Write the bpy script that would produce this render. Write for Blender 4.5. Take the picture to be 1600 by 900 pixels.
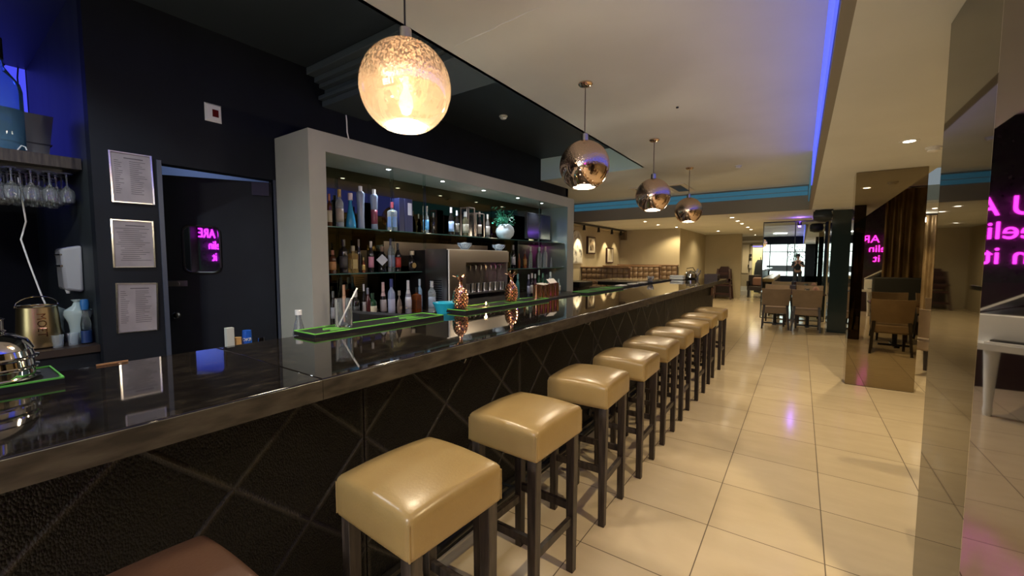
import bpy, bmesh, math, random
from mathutils import Vector, Matrix
import numpy as np
random.seed(7)
SC = bpy.context.scene
for o in list(bpy.data.objects): bpy.data.objects.remove(o)
COL = SC.collection
PI = math.pi

# ------------------------------------------------------------ camera
F, YAW, PIT, ROL, H = 647.17, 0.607955, 0.0677234, 0.00182, 1.48
fw = np.array([-math.sin(YAW)*math.cos(PIT), math.cos(YAW)*math.cos(PIT), -math.sin(PIT)])
rt = np.array([math.cos(YAW), math.sin(YAW), 0.0]); up = np.cross(rt, fw)
r2 = rt*math.cos(ROL)+up*math.sin(ROL); u2 = -rt*math.sin(ROL)+up*math.cos(ROL)
cam = bpy.data.cameras.new('camera'); cam.sensor_width = 36; cam.lens = F/1600*36
cam.clip_start = 0.02; cam.clip_end = 100
camo = bpy.data.objects.new('camera', cam); COL.objects.link(camo)
M = Matrix(((r2[0], u2[0], -fw[0], 0), (r2[1], u2[1], -fw[1], 0), (r2[2], u2[2], -fw[2], H), (0, 0, 0, 1)))
camo.matrix_world = M
SC.camera = camo
SC.view_settings.view_transform = 'Standard'
SC.view_settings.look = 'None'
SC.view_settings.gamma = 1
SC.view_settings.use_curve_mapping = False
SC.view_settings.exposure = 1.25

def ray(x, y):
    return fw*F + r2*(x-800) + u2*(450-y)
def on(axis, val, x, y):                 # measured point of the photograph on a plane of the room
    d = ray(x, y); o = np.array([0, 0, H]); t = (val-o[axis])/d[axis]
    return o+t*d
def prj(P):
    q = np.array(P)-np.array([0, 0, H]); w = q@fw
    return 800+F*(q@r2)/w, 450-F*(q@u2)/w

# ------------------------------------------------------------ world and lights
W = bpy.data.worlds.new('world'); SC.world = W; W.use_nodes = True
W.node_tree.nodes['Background'].inputs[0].default_value = (0.55, 0.65, 0.7, 1)
W.node_tree.nodes['Background'].inputs[1].default_value = 0.15

def light(kind, loc, energy, color, rot=(0, 0, 0), size=0.1, size_y=None, spot=None, blend=0.6, name='light'):
    l = bpy.data.lights.new(name, kind); l.energy = energy; l.color = color
    if kind == 'AREA':
        l.size = size
        if size_y: l.shape = 'RECTANGLE'; l.size_y = size_y
    else: l.shadow_soft_size = size
    if kind == 'SPOT': l.spot_size = math.radians(spot); l.spot_blend = blend
    o = bpy.data.objects.new(name, l); o.location = loc; o.rotation_euler = rot; COL.objects.link(o)
    return o
WARM = (1.0, 0.78, 0.44); NEUT = (1.0, 0.97, 0.92); COOL = (0.80, 0.90, 1.0)
# daylight coming through the glazed front behind the camera
light('AREA', (-0.6, -11.0, 1.9), 230, (0.86, 1.0, 0.93), (PI/2, 0, 0), 9.0, 4.0, name='front_window_daylight')

# ------------------------------------------------------------ materials
def mat(name, col, rough=0.5, metal=0.0, spec=0.5, emit=None, es=0.0, trans=0.0, ior=1.45, coat=0.0, alpha=1.0):
    m = bpy.data.materials.new(name); m.use_nodes = True
    b = m.node_tree.nodes['Principled BSDF']
    b.inputs['Base Color'].default_value = (*col, 1); b.inputs['Roughness'].default_value = rough
    b.inputs['Metallic'].default_value = metal; b.inputs['Specular IOR Level'].default_value = spec
    b.inputs['Transmission Weight'].default_value = trans; b.inputs['IOR'].default_value = ior
    b.inputs['Coat Weight'].default_value = coat; b.inputs['Alpha'].default_value = alpha
    if emit: b.inputs['Emission Color'].default_value = (*emit, 1); b.inputs['Emission Strength'].default_value = es
    return m
def N(m, t, **k):
    n = m.node_tree.nodes.new(t)
    for a, v in k.items(): setattr(n, a, v)
    return n
def L(m, a, b): m.node_tree.links.new(a, b)
def bsdf(m): return m.node_tree.nodes['Principled BSDF']
def noisy(m, c1, c2, scale=8, detail=4, stretch=(1, 1, 1), bump=0.0, bscale=None, lo=0.35, hi=0.65):
    tc = N(m, 'ShaderNodeTexCoord'); mp = N(m, 'ShaderNodeMapping'); mp.inputs['Scale'].default_value = stretch
    nz = N(m, 'ShaderNodeTexNoise'); nz.inputs['Scale'].default_value = scale; nz.inputs['Detail'].default_value = detail
    cr = N(m, 'ShaderNodeValToRGB'); cr.color_ramp.elements[0].position = lo; cr.color_ramp.elements[1].position = hi
    cr.color_ramp.elements[0].color = (*c1, 1); cr.color_ramp.elements[1].color = (*c2, 1)
    L(m, tc.outputs['Object'], mp.inputs['Vector']); L(m, mp.outputs['Vector'], nz.inputs['Vector'])
    L(m, nz.outputs['Fac'], cr.inputs['Fac']); L(m, cr.outputs['Color'], bsdf(m).inputs['Base Color'])
    if bump:
        n2 = N(m, 'ShaderNodeTexNoise'); n2.inputs['Scale'].default_value = bscale or scale*4
        L(m, mp.outputs['Vector'], n2.inputs['Vector'])
        bp = N(m, 'ShaderNodeBump'); bp.inputs['Strength'].default_value = bump; bp.inputs['Distance'].default_value = 0.01
        L(m, n2.outputs['Fac'], bp.inputs['Height']); L(m, bp.outputs['Normal'], bsdf(m).inputs['Normal'])
    return m

def floor_mat():
    m = mat('cream_porcelain_tiles', (0.6, 0.5, 0.36), 0.13, spec=0.6)
    tc = N(m, 'ShaderNodeTexCoord'); mp = N(m, 'ShaderNodeMapping')
    mp.inputs['Location'].default_value = (-0.155+0.525*20, -2.99+0.535*30, 0)
    br = N(m, 'ShaderNodeTexBrick'); br.offset = 0; br.squash = 1
    br.inputs['Scale'].default_value = 1; br.inputs['Brick Width'].default_value = 0.525
    br.inputs['Row Height'].default_value = 0.535; br.inputs['Mortar Size'].default_value = 0.0028
    br.inputs['Mortar Smooth'].default_value = 0.1; br.inputs['Bias'].default_value = 0
    br.inputs['Color1'].default_value = (0.60, 0.50, 0.355, 1); br.inputs['Color2'].default_value = (0.66, 0.555, 0.40, 1)
    br.inputs['Mortar'].default_value = (0.13, 0.095, 0.06, 1)
    nz = N(m, 'ShaderNodeTexNoise'); nz.inputs['Scale'].default_value = 3.5; nz.inputs['Detail'].default_value = 6
    mp2 = N(m, 'ShaderNodeMapping'); mp2.inputs['Scale'].default_value = (1, 2.4, 1)
    cr = N(m, 'ShaderNodeValToRGB'); cr.color_ramp.elements[0].color = (0.84, 0.82, 0.78, 1); cr.color_ramp.elements[1].color = (1.05, 1.04, 1.02, 1)
    mx = N(m, 'ShaderNodeMixRGB', blend_type='MULTIPLY'); mx.inputs[0].default_value = 1
    L(m, tc.outputs['Object'], mp.inputs['Vector']); L(m, mp.outputs['Vector'], br.inputs['Vector'])
    L(m, tc.outputs['Object'], mp2.inputs['Vector']); L(m, mp2.outputs['Vector'], nz.inputs['Vector'])
    L(m, nz.outputs['Fac'], cr.inputs['Fac']); L(m, br.outputs['Color'], mx.inputs[1]); L(m, cr.outputs['Color'], mx.inputs[2])
    L(m, mx.outputs['Color'], bsdf(m).inputs['Base Color'])
    mr = N(m, 'ShaderNodeMapRange'); mr.inputs['To Min'].default_value = 0.13; mr.inputs['To Max'].default_value = 0.7
    L(m, br.outputs['Fac'], mr.inputs['Value']); L(m, mr.outputs['Result'], bsdf(m).inputs['Roughness'])
    bp = N(m, 'ShaderNodeBump'); bp.inputs['Strength'].default_value = 0.25; bp.inputs['Distance'].default_value = 0.003; bp.invert = True
    L(m, br.outputs['Fac'], bp.inputs['Height']); L(m, bp.outputs['Normal'], bsdf(m).inputs['Normal'])
    return m

def quilt_mat():
    m = mat('black_snake_leather', (0.0035, 0.0035, 0.0035), 0.38, spec=0.35)
    tc = N(m, 'ShaderNodeTexCoord'); sp = N(m, 'ShaderNodeSeparateXYZ'); L(m, tc.outputs['Object'], sp.inputs[0])
    def math_(op, a, b=None):
        n = N(m, 'ShaderNodeMath', operation=op)
        for i, v in enumerate((a, b)):
            if v is None: continue
            if isinstance(v, (int, float)): n.inputs[i].default_value = v
            else: L(m, v, n.inputs[i])
        return n.outputs[0]
    u = math_('DIVIDE', math_('SUBTRACT', sp.outputs['Y'], 0.54), 0.48)
    v = math_('DIVIDE', math_('SUBTRACT', sp.outputs['Z'], 0.75), 0.47)
    def dist(x):
        f = math_('FRACT', math_('ADD', x, 50.5)); return math_('ABSOLUTE', math_('SUBTRACT', f, 0.5))
    d1 = dist(math_('ADD', u, v)); d2 = dist(math_('SUBTRACT', u, v))
    d3 = math_('MULTIPLY', dist(math_('DIVIDE', math_('SUBTRACT', sp.outputs['Y'], 1.02), 1.15)), 2.2)
    dm = math_('MINIMUM', math_('MINIMUM', d1, d2), d3)
    h = math_('SUBTRACT', 1.0, math_('MINIMUM', math_('MULTIPLY', dm, 26.0), 1.0))
    cm = N(m, 'ShaderNodeMixRGB'); L(m, h, cm.inputs[0]); cm.inputs[1].default_value = (0.0045, 0.0042, 0.004, 1); cm.inputs[2].default_value = (0.06, 0.052, 0.042, 1); L(m, cm.outputs[0], bsdf(m).inputs['Base Color'])  # piping colour lightened to stand for the light its ridges catch
    vo = N(m, 'ShaderNodeTexVoronoi'); vo.inputs['Scale'].default_value = 200
    mp = N(m, 'ShaderNodeMapping'); mp.inputs['Scale'].default_value = (1, 1, 0.6); L(m, tc.outputs['Object'], mp.inputs['Vector']); L(m, mp.outputs['Vector'], vo.inputs['Vector'])
    hh = math_('SUBTRACT', h, math_('MULTIPLY', vo.outputs['Distance'], 0.35))
    bp = N(m, 'ShaderNodeBump'); bp.inputs['Strength'].default_value = 1.0; bp.inputs['Distance'].default_value = 0.008
    L(m, hh, bp.inputs['Height']); L(m, bp.outputs['Normal'], bsdf(m).inputs['Normal'])
    return m

def granite():
    m = mat('polished_brown_granite', (0.03, 0.024, 0.018), 0.035, spec=0.75)
    tc = N(m, 'ShaderNodeTexCoord'); mp = N(m, 'ShaderNodeMapping'); mp.inputs['Scale'].default_value = (1.0, 0.45, 1.6)
    n1 = N(m, 'ShaderNodeTexNoise'); n1.inputs['Scale'].default_value = 28; n1.inputs['Detail'].default_value = 8; n1.inputs['Roughness'].default_value = 0.65
    cr = N(m, 'ShaderNodeValToRGB'); e = cr.color_ramp.elements
    e[0].position = 0.3; e[0].color = (0.005, 0.004, 0.0035, 1); e[1].position = 0.75; e[1].color = (0.048, 0.037, 0.024, 1)
    x = cr.color_ramp.elements.new(0.55); x.color = (0.014, 0.011, 0.008, 1)
    L(m, tc.outputs['Object'], mp.inputs['Vector']); L(m, mp.outputs['Vector'], n1.inputs['Vector']); L(m, n1.outputs['Fac'], cr.inputs['Fac'])
    L(m, cr.outputs['Color'], bsdf(m).inputs['Base Color'])
    return m

MT = {}
MT['lit_edge'] = noisy(mat('lit_granite_edge', (0.1, 0.08, 0.05), 0.42), (0.050, 0.043, 0.028), (0.125, 0.108, 0.070), 22, 8, stretch=(1, 0.4, 1.5))  # same granite as the top, paler to paint in light on the front edge
MT['floor'] = floor_mat()
MT['quilt'] = quilt_mat()
MT['granite'] = granite()
MT['ceil'] = noisy(mat('ceiling_white_paint', (0.7, 0.68, 0.62), 0.85), (0.66, 0.68, 0.67), (0.71, 0.73, 0.72), 1.2)
MT['beige'] = noisy(mat('beige_wall_paint', (0.5, 0.44, 0.3), 0.8), (0.44, 0.385, 0.27), (0.48, 0.42, 0.30), 1.5)
MT['black_ceil'] = mat('black_ceiling_paint', (0.026, 0.034, 0.044), 0.5)
MT['black_wall'] = noisy(mat('black_wall_paint', (0.012, 0.014, 0.02), 0.6, spec=0.25), (0.0045, 0.006, 0.010), (0.007, 0.0095, 0.015), 2)
MT['navy'] = noisy(mat('navy_wall_paint', (0.03, 0.045, 0.07), 0.5), (0.011, 0.016, 0.019), (0.022, 0.028, 0.031), 2.0, stretch=(3, 3, 0.25))
MT['fascia'] = mat('fascia_with_bluish_light', (0.62, 0.82, 0.86), 0.7)  # white fascia, the bluish light falling on it mixed into the colour
MT['cordgrey'] = mat('bronze_grey_cord', (0.12, 0.09, 0.075), 0.4, metal=0.5)
MT['riser'] = mat('grey_riser_paint', (0.26, 0.24, 0.21), 0.8)
MT['greypaint'] = noisy(mat('grey_green_cabinet_paint', (0.42, 0.42, 0.38), 0.55), (0.33, 0.33, 0.29), (0.38, 0.375, 0.33), 1.5)
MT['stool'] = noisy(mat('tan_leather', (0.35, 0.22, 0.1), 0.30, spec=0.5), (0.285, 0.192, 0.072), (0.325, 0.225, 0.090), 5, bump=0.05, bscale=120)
MT['stool_brown'] = noisy(mat('dimmed_brown_leather', (0.2, 0.09, 0.05), 0.38), (0.075, 0.036, 0.020), (0.092, 0.045, 0.025), 5, bump=0.05, bscale=120)  # brown seat, base darkened further for the dim light near the camera
MT['wood'] = noisy(mat('dark_stained_wood', (0.03, 0.022, 0.018), 0.42), (0.016, 0.012, 0.010), (0.055, 0.042, 0.034), 14, stretch=(4, 4, 0.4), bump=0.1)
MT['chair_fab'] = noisy(mat('taupe_upholstery', (0.2, 0.15, 0.1), 0.6), (0.23, 0.165, 0.105), (0.27, 0.195, 0.125), 6)
MT['bronze'] = mat('bronze_mirror_glass', (0.33, 0.275, 0.185), 0.015, metal=1.0)
MT['bronze_dark'] = mat('smoked_bronze_mirror_glass', (0.075, 0.063, 0.043), 0.03, metal=1.0)
MT['front_mirror'] = mat('tinted_front_mirror', (0.30, 0.28, 0.27), 0.02, metal=1.0)
MT['mirror'] = mat('grey_mirror_glass', (0.62, 0.68, 0.66), 0.01, metal=1.0)
MT['dark_mirror'] = mat('smoked_back_mirror', (0.095, 0.085, 0.05), 0.02, metal=1.0)
MT['teal_gloss'] = mat('black_teal_gloss_panel', (0.02, 0.035, 0.04), 0.08, spec=0.6)
MT['steel'] = mat('brushed_steel', (0.55, 0.54, 0.52), 0.28, metal=1.0)
MT['polished'] = mat('polished_steel', (0.75, 0.73, 0.70), 0.07, metal=1.0)
MT['copper'] = mat('copper', (0.90, 0.46, 0.27), 0.14, metal=1.0)
MT['copper_mirror'] = mat('copper_mirror_glass', (0.72, 0.55, 0.42), 0.02, metal=1.0)
MT['brass'] = mat('brass_bucket', (0.50, 0.38, 0.20), 0.3, metal=1.0)
MT['blackplast'] = mat('black_rubber', (0.012, 0.012, 0.013), 0.45)
MT['blackmetal'] = mat('black_metal', (0.015, 0.015, 0.016), 0.3, metal=0.3)
MT['green'] = mat('lime_green_rubber', (0.16, 0.52, 0.07), 0.5)
MT['dkgreen'] = mat('green_mat_print', (0.10, 0.42, 0.06), 0.5)
MT['white'] = mat('white_plastic', (0.75, 0.75, 0.73), 0.4)
MT['offwhite'] = mat('off_white', (0.6, 0.57, 0.5), 0.6)
MT['paper'] = noisy(mat('printed_paper', (0.5, 0.45, 0.47), 0.5), (0.22, 0.195, 0.21), (0.28, 0.25, 0.265), 6)
MT['ink'] = mat('grey_ink', (0.08, 0.07, 0.08), 0.6)
MT['silver'] = mat('silver_frame', (0.8, 0.8, 0.78), 0.2, metal=1.0)
MT['glass'] = mat('clear_glass', (0.92, 0.97, 0.96), 0.02, trans=1.0, ior=1.45)
MT['glass2'] = mat('bright_clear_glass', (0.96, 0.99, 1.0), 0.02, trans=0.96, ior=1.48)
MT['thin'] = mat('thin_glass_pane', (0.75, 0.85, 0.82), 0.02, trans=1.0, ior=1.1)
MT['shelfglass'] = mat('shelf_glass_edge', (0.05, 0.13, 0.12), 0.05, spec=0.8)
MT['drink'] = mat('drinking_glass', (0.85, 0.93, 1.0), 0.03, trans=0.86, ior=1.45)
MT['blue_led'] = mat('blue_led_strip', (0.05, 0.08, 0.5), 0.5, emit=(0.10, 0.14, 1.0), es=0.42)
MT['teal_led'] = mat('teal_led_strip', (0.03, 0.1, 0.15), 0.5, emit=(0.025, 0.11, 0.17), es=0.34)
MT['blue_wall'] = mat('blue_lit_panel', (0.05, 0.08, 0.5), 0.5, emit=(0.07, 0.08, 0.9), es=0.42)
MT['lamp'] = mat('lamp_glow', (1, 1, 1), 0.5, emit=(1.0, 0.90, 0.70), es=10)
MT['lampcool'] = mat('cool_lamp_glow', (1, 1, 1), 0.5, emit=(0.85, 0.95, 1.0), es=8)
MT['bulb'] = mat('bulb_glow', (1, 1, 1), 0.5, emit=(1.0, 0.88, 0.68), es=2.2)
MT['violet'] = mat('violet_lamp', (0.4, 0.1, 1), 0.5, emit=(0.35, 0.12, 1.0), es=12)
MT['neon'] = mat('magenta_neon_tube', (1, 0.1, 0.9), 0.5, emit=(1.0, 0.03, 0.85), es=4.5)
MT['flame'] = mat('candle_flame', (1, 0.8, 0.4), 0.5, emit=(1.0, 0.50, 0.16), es=25)
MT['leaf'] = noisy(mat('green_leaf', (0.05, 0.3, 0.18), 0.4), (0.02, 0.14, 0.07), (0.06, 0.40, 0.24), 12)
MT['foliage'] = noisy(mat('dark_foliage', (0.01, 0.02, 0.01), 0.6), (0.006, 0.01, 0.006), (0.02, 0.03, 0.02), 20)
MT['curtain'] = noisy(mat('bronze_satin_curtain', (0.2, 0.13, 0.06), 0.33, metal=0.35), (0.16, 0.105, 0.05), (0.30, 0.21, 0.11), 9, stretch=(1, 1, 0.3))
MT['tuft'] = noisy(mat('brown_booth_leather', (0.16, 0.08, 0.045), 0.38), (0.17, 0.115, 0.072), (0.23, 0.155, 0.10), 5)
MT['hwood'] = mat('mahogany_wood', (0.035, 0.010, 0.010), 0.35)
MT['darkpanel'] = mat('dark_wood_panel', (0.03, 0.02, 0.016), 0.4)
MT['skin'] = mat('skin', (0.5, 0.3, 0.22), 0.5)
MT['cloth'] = mat('dark_cloth', (0.03, 0.035, 0.045), 0.8)
MT['hall'] = mat('hall_paint', (0.25, 0.32, 0.5), 0.7)
MT['screen'] = mat('black_screen', (0.008, 0.008, 0.01), 0.12, spec=0.6)
MT['navybox'] = mat('navy_gift_box', (0.018, 0.022, 0.085), 0.45)
MT['cyan'] = mat('cyan_plastic', (0.02, 0.42, 0.62), 0.3)
MT['bluebowl'] = MT['cyan']
MT['tablewood'] = mat('polished_table_top', (0.10, 0.055, 0.03), 0.12, spec=0.6)
MT['pink'] = mat('rose_cushion', (0.36, 0.20, 0.15), 0.7)

def basic(c, rough=0.12, metal=0.0):
    key = 'c%.3f_%.3f_%.3f_%.2f_%.1f' % (*c, rough, metal)
    if key not in MT: MT[key] = mat('gloss_finish', c, rough, metal=metal)
    return MT[key]
def tint(c):
    key = 't%.3f_%.3f_%.3f' % c
    if key not in MT: MT[key] = mat('tinted_glass', c, 0.05, trans=0.75, ior=1.3)
    return MT[key]

# ------------------------------------------------------------ mesh helpers
class MB:
    def __init__(s): s.bm = bmesh.new()
    def box(s, x0, x1, y0, y1, z0, z1):
        vs = [s.bm.verts.new(p) for p in ((x0,y0,z0),(x1,y0,z0),(x1,y1,z0),(x0,y1,z0),(x0,y0,z1),(x1,y0,z1),(x1,y1,z1),(x0,y1,z1))]
        for f in ((0,3,2,1),(4,5,6,7),(0,1,5,4),(1,2,6,5),(2,3,7,6),(3,0,4,7)): s.bm.faces.new([vs[i] for i in f])
        return s
    def hexa(s, b, t):
        vs = [s.bm.verts.new(p) for p in list(b)+list(t)]
        for f in ((0,3,2,1),(4,5,6,7),(0,1,5,4),(1,2,6,5),(2,3,7,6),(3,0,4,7)): s.bm.faces.new([vs[i] for i in f])
        return s
    def bar(s, a, b, w, d=None):
        a, b = Vector(a), Vector(b); ax = (b-a).normalized(); d = d or w
        ref = Vector((0, 0, 1)) if abs(ax.z) < 0.9 else Vector((0, 1, 0))
        u = ax.cross(ref).normalized(); v = ax.cross(u).normalized(); u *= w/2; v *= d/2
        s.hexa([a-u-v, a+u-v, a+u+v, a-u+v], [b-u-v, b+u-v, b+u+v, b-u+v]); return s
    def lathe(s, prof, c=(0, 0, 0), n=20, sx=1.0, sy=1.0, axis='Z'):
        rings = []
        for r, z in prof:
            ring = []
            for i in range(n):
                a = 2*PI*i/n; x, y = r*math.cos(a)*sx, r*math.sin(a)*sy
                p = (x, y, z) if axis == 'Z' else ((z, x, y) if axis == 'X' else (x, z, y))
                ring.append(s.bm.verts.new((p[0]+c[0], p[1]+c[1], p[2]+c[2])))
            rings.append(ring)
        for a, b in zip(rings, rings[1:]):
            for i in range(n): s.bm.faces.new((a[i], a[(i+1) % n], b[(i+1) % n], b[i]))
        if prof[0][0] > 1e-6: s.bm.faces.new(rings[0][::-1])
        if prof[-1][0] > 1e-6: s.bm.faces.new(rings[-1])
        return s
    def tube(s, pts, r, n=8, closed=False):
        pts = [Vector(p) for p in pts]; rings = []; m = len(pts)
        rs = r if isinstance(r, (list, tuple)) else [r]*m
        for k, p in enumerate(pts):
            if closed: t = pts[(k+1) % m]-pts[k-1]
            else: t = pts[min(k+1, m-1)]-pts[max(k-1, 0)]
            t.normalize(); ref = Vector((0, 0, 1)) if abs(t.z) < 0.9 else Vector((1, 0, 0))
            u = t.cross(ref).normalized(); v = t.cross(u)
            rings.append([s.bm.verts.new(p+(u*math.cos(2*PI*i/n)+v*math.sin(2*PI*i/n))*rs[k]) for i in range(n)])
        q = list(zip(rings, rings[1:])) + ([(rings[-1], rings[0])] if closed else [])
        for a, b in q:
            for i in range(n): s.bm.faces.new((a[i], a[(i+1) % n], b[(i+1) % n], b[i]))
        if not closed: s.bm.faces.new(rings[0][::-1]); s.bm.faces.new(rings[-1])
        return s
    def prism(s, poly, z0, z1):        # poly in XY
        a = [s.bm.verts.new((x, y, z0)) for x, y in poly]; b = [s.bm.verts.new((x, y, z1)) for x, y in poly]
        n = len(poly); s.bm.faces.new(a[::-1]); s.bm.faces.new(b)
        for i in range(n): s.bm.faces.new((a[i], a[(i+1) % n], b[(i+1) % n], b[i]))
        return s
    def move(s, mtx): bmesh.ops.transform(s.bm, matrix=mtx, verts=s.bm.verts); return s
    def build(s, name, m, parent=None, smooth=True, bevel=0, loc=None, ang=35):
        bmesh.ops.recalc_face_normals(s.bm, faces=s.bm.faces)
        me = bpy.data.meshes.new(name); s.bm.to_mesh(me); s.bm.free()
        me.materials.append(MT[m] if isinstance(m, str) else m)
        if smooth:
            for p in me.polygons: p.use_smooth = True
            me.set_sharp_from_angle(angle=math.radians(ang))
        o = bpy.data.objects.new(name, me); COL.objects.link(o)
        if parent: o.parent = parent
        if loc is not None: o.location = loc
        if bevel:
            b = o.modifiers.new('bevel', 'BEVEL'); b.width = bevel; b.segments = 2; b.limit_method = 'ANGLE'
        return o
def tag(o, label=None, cat=None, group=None, kind=None):
    if label: o['label'] = label
    if cat: o['category'] = cat
    if group: o['group'] = group
    if kind: o['kind'] = kind
    return o
def thing(name, label, cat, loc=(0, 0, 0), rz=0, group=None):
    o = bpy.data.objects.new(name, None); COL.objects.link(o); o.location = loc; o.rotation_euler = (0, 0, rz)
    o.empty_display_size = 0.1
    return tag(o, label, cat, group)
def struct(name, mb, m, label=None, bevel=0):
    o = mb.build(name, m, bevel=bevel); o['kind'] = 'structure'
    o['label'] = label or name.replace('_', ' '); o['category'] = name.split('_')[0]; return o
def copy_tree(o, parent=None):
    c = o.copy(); COL.objects.link(c)
    if parent: c.parent = parent
    for ch in list(o.children): copy_tree(ch, c)
    return c
def text_mesh(s, size, depth=0.002):
    cu = bpy.data.curves.new('lettering', 'FONT'); cu.body = s; cu.size = size; cu.extrude = depth; cu.align_x = 'CENTER'; cu.align_y = 'CENTER'
    to = bpy.data.objects.new('lettering', cu); COL.objects.link(to)
    bpy.context.view_layer.update()
    dg = bpy.context.evaluated_depsgraph_get(); me = bpy.data.meshes.new_from_object(to.evaluated_get(dg))
    bpy.data.objects.remove(to); return me
def put_mesh(name, me, m, parent, mtx=None):
    me.materials.clear(); me.materials.append(MT[m])
    if mtx is not None: me.transform(mtx)
    o = bpy.data.objects.new(name, me); COL.objects.link(o); o.parent = parent; return o

# ------------------------------------------------------------ setting
ZC, ZS, ZB = 3.0, 2.5, 3.4
struct('floor', MB().box(-7, 4.6, -7, 24, -0.1, 0), 'floor', 'cream polished porcelain tile floor with dark grout lines')
XE, YE = -2.2, 6.92            # edge and end of the black ceiling recess
struct('ceiling', MB().box(XE, 0.09, -7, 10.3, ZC, ZC+0.05).box(-5.2, XE, YE+0.06, 10.3, ZC, ZC+0.05), 'ceil', 'white raised plaster ceiling above the bar')
struct('ceiling_soffit', MB().box(0.14, 1.15, -7, 10.3, ZS, ZS+0.05).box(-5.2, 4.6, 10.36, 24, ZS, ZS+0.05), 'ceil', 'lower plaster ceiling around the raised part')
struct('ceiling_bay', MB().box(1.15, 4.6, -7, 10.3, 3.1, 3.15).box(1.15, 1.19, -7, 10.3, ZS, 3.1), 'ceil', 'higher ceiling over the window bay on the right')
struct('ceiling_recess', MB().box(-7, XE, -7, YE, ZB, ZB+0.05), 'black_ceil', 'black painted ceiling over the bar back')
struct('trim_recess_edge', MB().box(XE, XE+0.03, -7, YE, ZC, ZB), 'black_ceil', 'black side of the ceiling recess')
struct('trim_recess_end', MB().box(-5.2, XE, YE, YE+0.06, ZC-0.0, ZB), 'fascia', 'white end face of the ceiling recess, coloured for its bluish light')
struct('trim_riser_right', MB().box(0.09, 0.14, -7, 10.36, ZS, ZC+0.05), 'riser', 'side of the raised ceiling along the aisle')
struct('trim_riser_end', MB().box(-5.2, 0.14, 10.3, 10.36, ZS, ZC+0.05), 'riser', 'grey end riser of the raised ceiling')
# lights in the cove
t = thing('led_strip_light', 'glowing blue light strip along the right edge of the raised ceiling', 'light strip', (0.085, 0, 2.76))
MB().box(-0.012, 0, -6.9, 7.2, -0.235, 0.235).build('diffuser', 'blue_led', t)
t = thing('led_strip_light', 'dim blue end section of the light strip near the corner of the raised ceiling', 'light strip', (0.085, 0, 2.76))
MB().box(-0.012, 0, 7.26, 10.28, -0.1, 0.235).build('diffuser', 'teal_led', t)
t = thing('led_strip_light', 'long teal light strip across the far end of the raised ceiling', 'light strip', (0, 10.295, 2.9))
MB().box(-5.1, 0.06, -0.012, 0, -0.11, 0.07).build('diffuser', 'teal_led', t)
MB().box(-5.1, 0.06, -0.02, -0.002, -0.03, -0.022).build('channel', 'riser', t)

# cornice beam on the black ceiling
mb = MB()
for i, (y0, z0, z1) in enumerate([(2.50, 3.06, 3.12), (2.46, 3.12, 3.16), (2.53, 3.16, 3.24), (2.47, 3.24, 3.28), (2.42, 3.28, 3.33), (2.34, 3.33, 3.40)]):
    mb.box(-4.15, XE, y0, 3.05-(0.02*i), z0, z1)
struct('trim_cornice', mb, mat('navy_cornice_paint', (0.075, 0.095, 0.115), 0.35), 'dark moulded cornice beam across the black ceiling', bevel=0.008)

# black wall behind the bar with door opening
XW = -4.15
DY0, DY1, DZ = 1.14, 2.0, 2.232
mb = MB().box(XW-0.12, XW, 0.747, DY0, 0, ZB).box(XW-0.12, XW, DY0, DY1, DZ, ZB).box(XW-0.12, XW, DY1, 8.06, 0, ZB)
struct('wall_bar', mb, 'black_wall', 'black wall behind the bar')
mb = MB().box(XW-1.4, XW-1.35, 0.87, 4, 0, 3)
struct('wall_hallway', mb, 'hall', 'pale wall of the hallway beyond the door')
light('AREA', (XW-0.75, 1.9, 2.9), 2.2, (0.6, 0.72, 1.0), (0, 0, 0), 0.4, name='hallway_light')
# alcove on the left
struct('wall_alcove_side', MB().box(-6.6, XW-0.121, 0.747, 0.86, 0, ZB), 'navy', 'dark blue side wall of the alcove')
struct('wall_alcove_back', MB().box(-6.68, -6.58, -2.5, 0.8, 0, ZB), 'black_wall', 'black back wall of the alcove')
struct('wall_alcove_end', MB().box(-6.6, -4.3, -2.6, -2.5, 0, ZB), 'black_wall', 'black end wall of the alcove')
t = thing('light_panel', 'blue glowing panel on the alcove back wall above the shelf', 'light panel', (-6.565, 0.1, 2.8))
MB().box(0, 0.012, -0.6, 0.64, -0.40, 0.72).build('panel', 'blue_wall', t)
MB().tube([(0.02, 0.55, 0.66), (0.02, 0.48, 0.56), (0.02, 0.40, 0.44), (0.02, 0.36, 0.3)], 0.006).build('cable', 'blackplast', t)
MB().tube([(0.02, 0.6, 0.66), (0.02, 0.585, 0.5), (0.02, 0.59, 0.3), (0.02, 0.57, 0.16)], 0.006).build('cable', 'blackplast', t)
light('POINT', (-6.3, -0.2, 2.6), 0.25, (0.1, 0.16, 1.0), size=0.05, name='alcove_blue_light')

# far rooms
XP = -5.18
struct('wall_left', MB().box(XP-0.1, XP, 7.9, 14.0, 0, ZS+0.5), 'beige', 'beige wall with framed pictures')
struct('wall_bar_return', MB().box(XP, XW, 8.06-0.1, 8.06, 0, ZC), 'beige', 'beige return wall beyond the bar back')
struct('wall_booth', MB().box(XP, -3.2, 14.0, 14.1, 0, ZS), 'beige', 'beige wall behind the booths')
struct('wall_booth_return', MB().box(-3.3, -3.2, 14.102, 18.3, 0, ZS), 'beige', 'beige side wall beside the far end of the bar')
struct('wall_back', MB().box(-3.3, -1.9, 18.3, 18.4, 0, ZS), 'beige', 'beige far wall with stacked high chairs in front')
mb = MB().box(-4.5, -1.72, 20.5, 20.6, 0, ZS).box(-1.32, 4.6, 20.5, 20.6, 0, ZS).box(-1.72, -1.32, 20.5, 20.6, 2.10, ZS)
struct('wall_corridor', mb, 'beige', 'beige wall at the far end with a glazed doorway')
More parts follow.
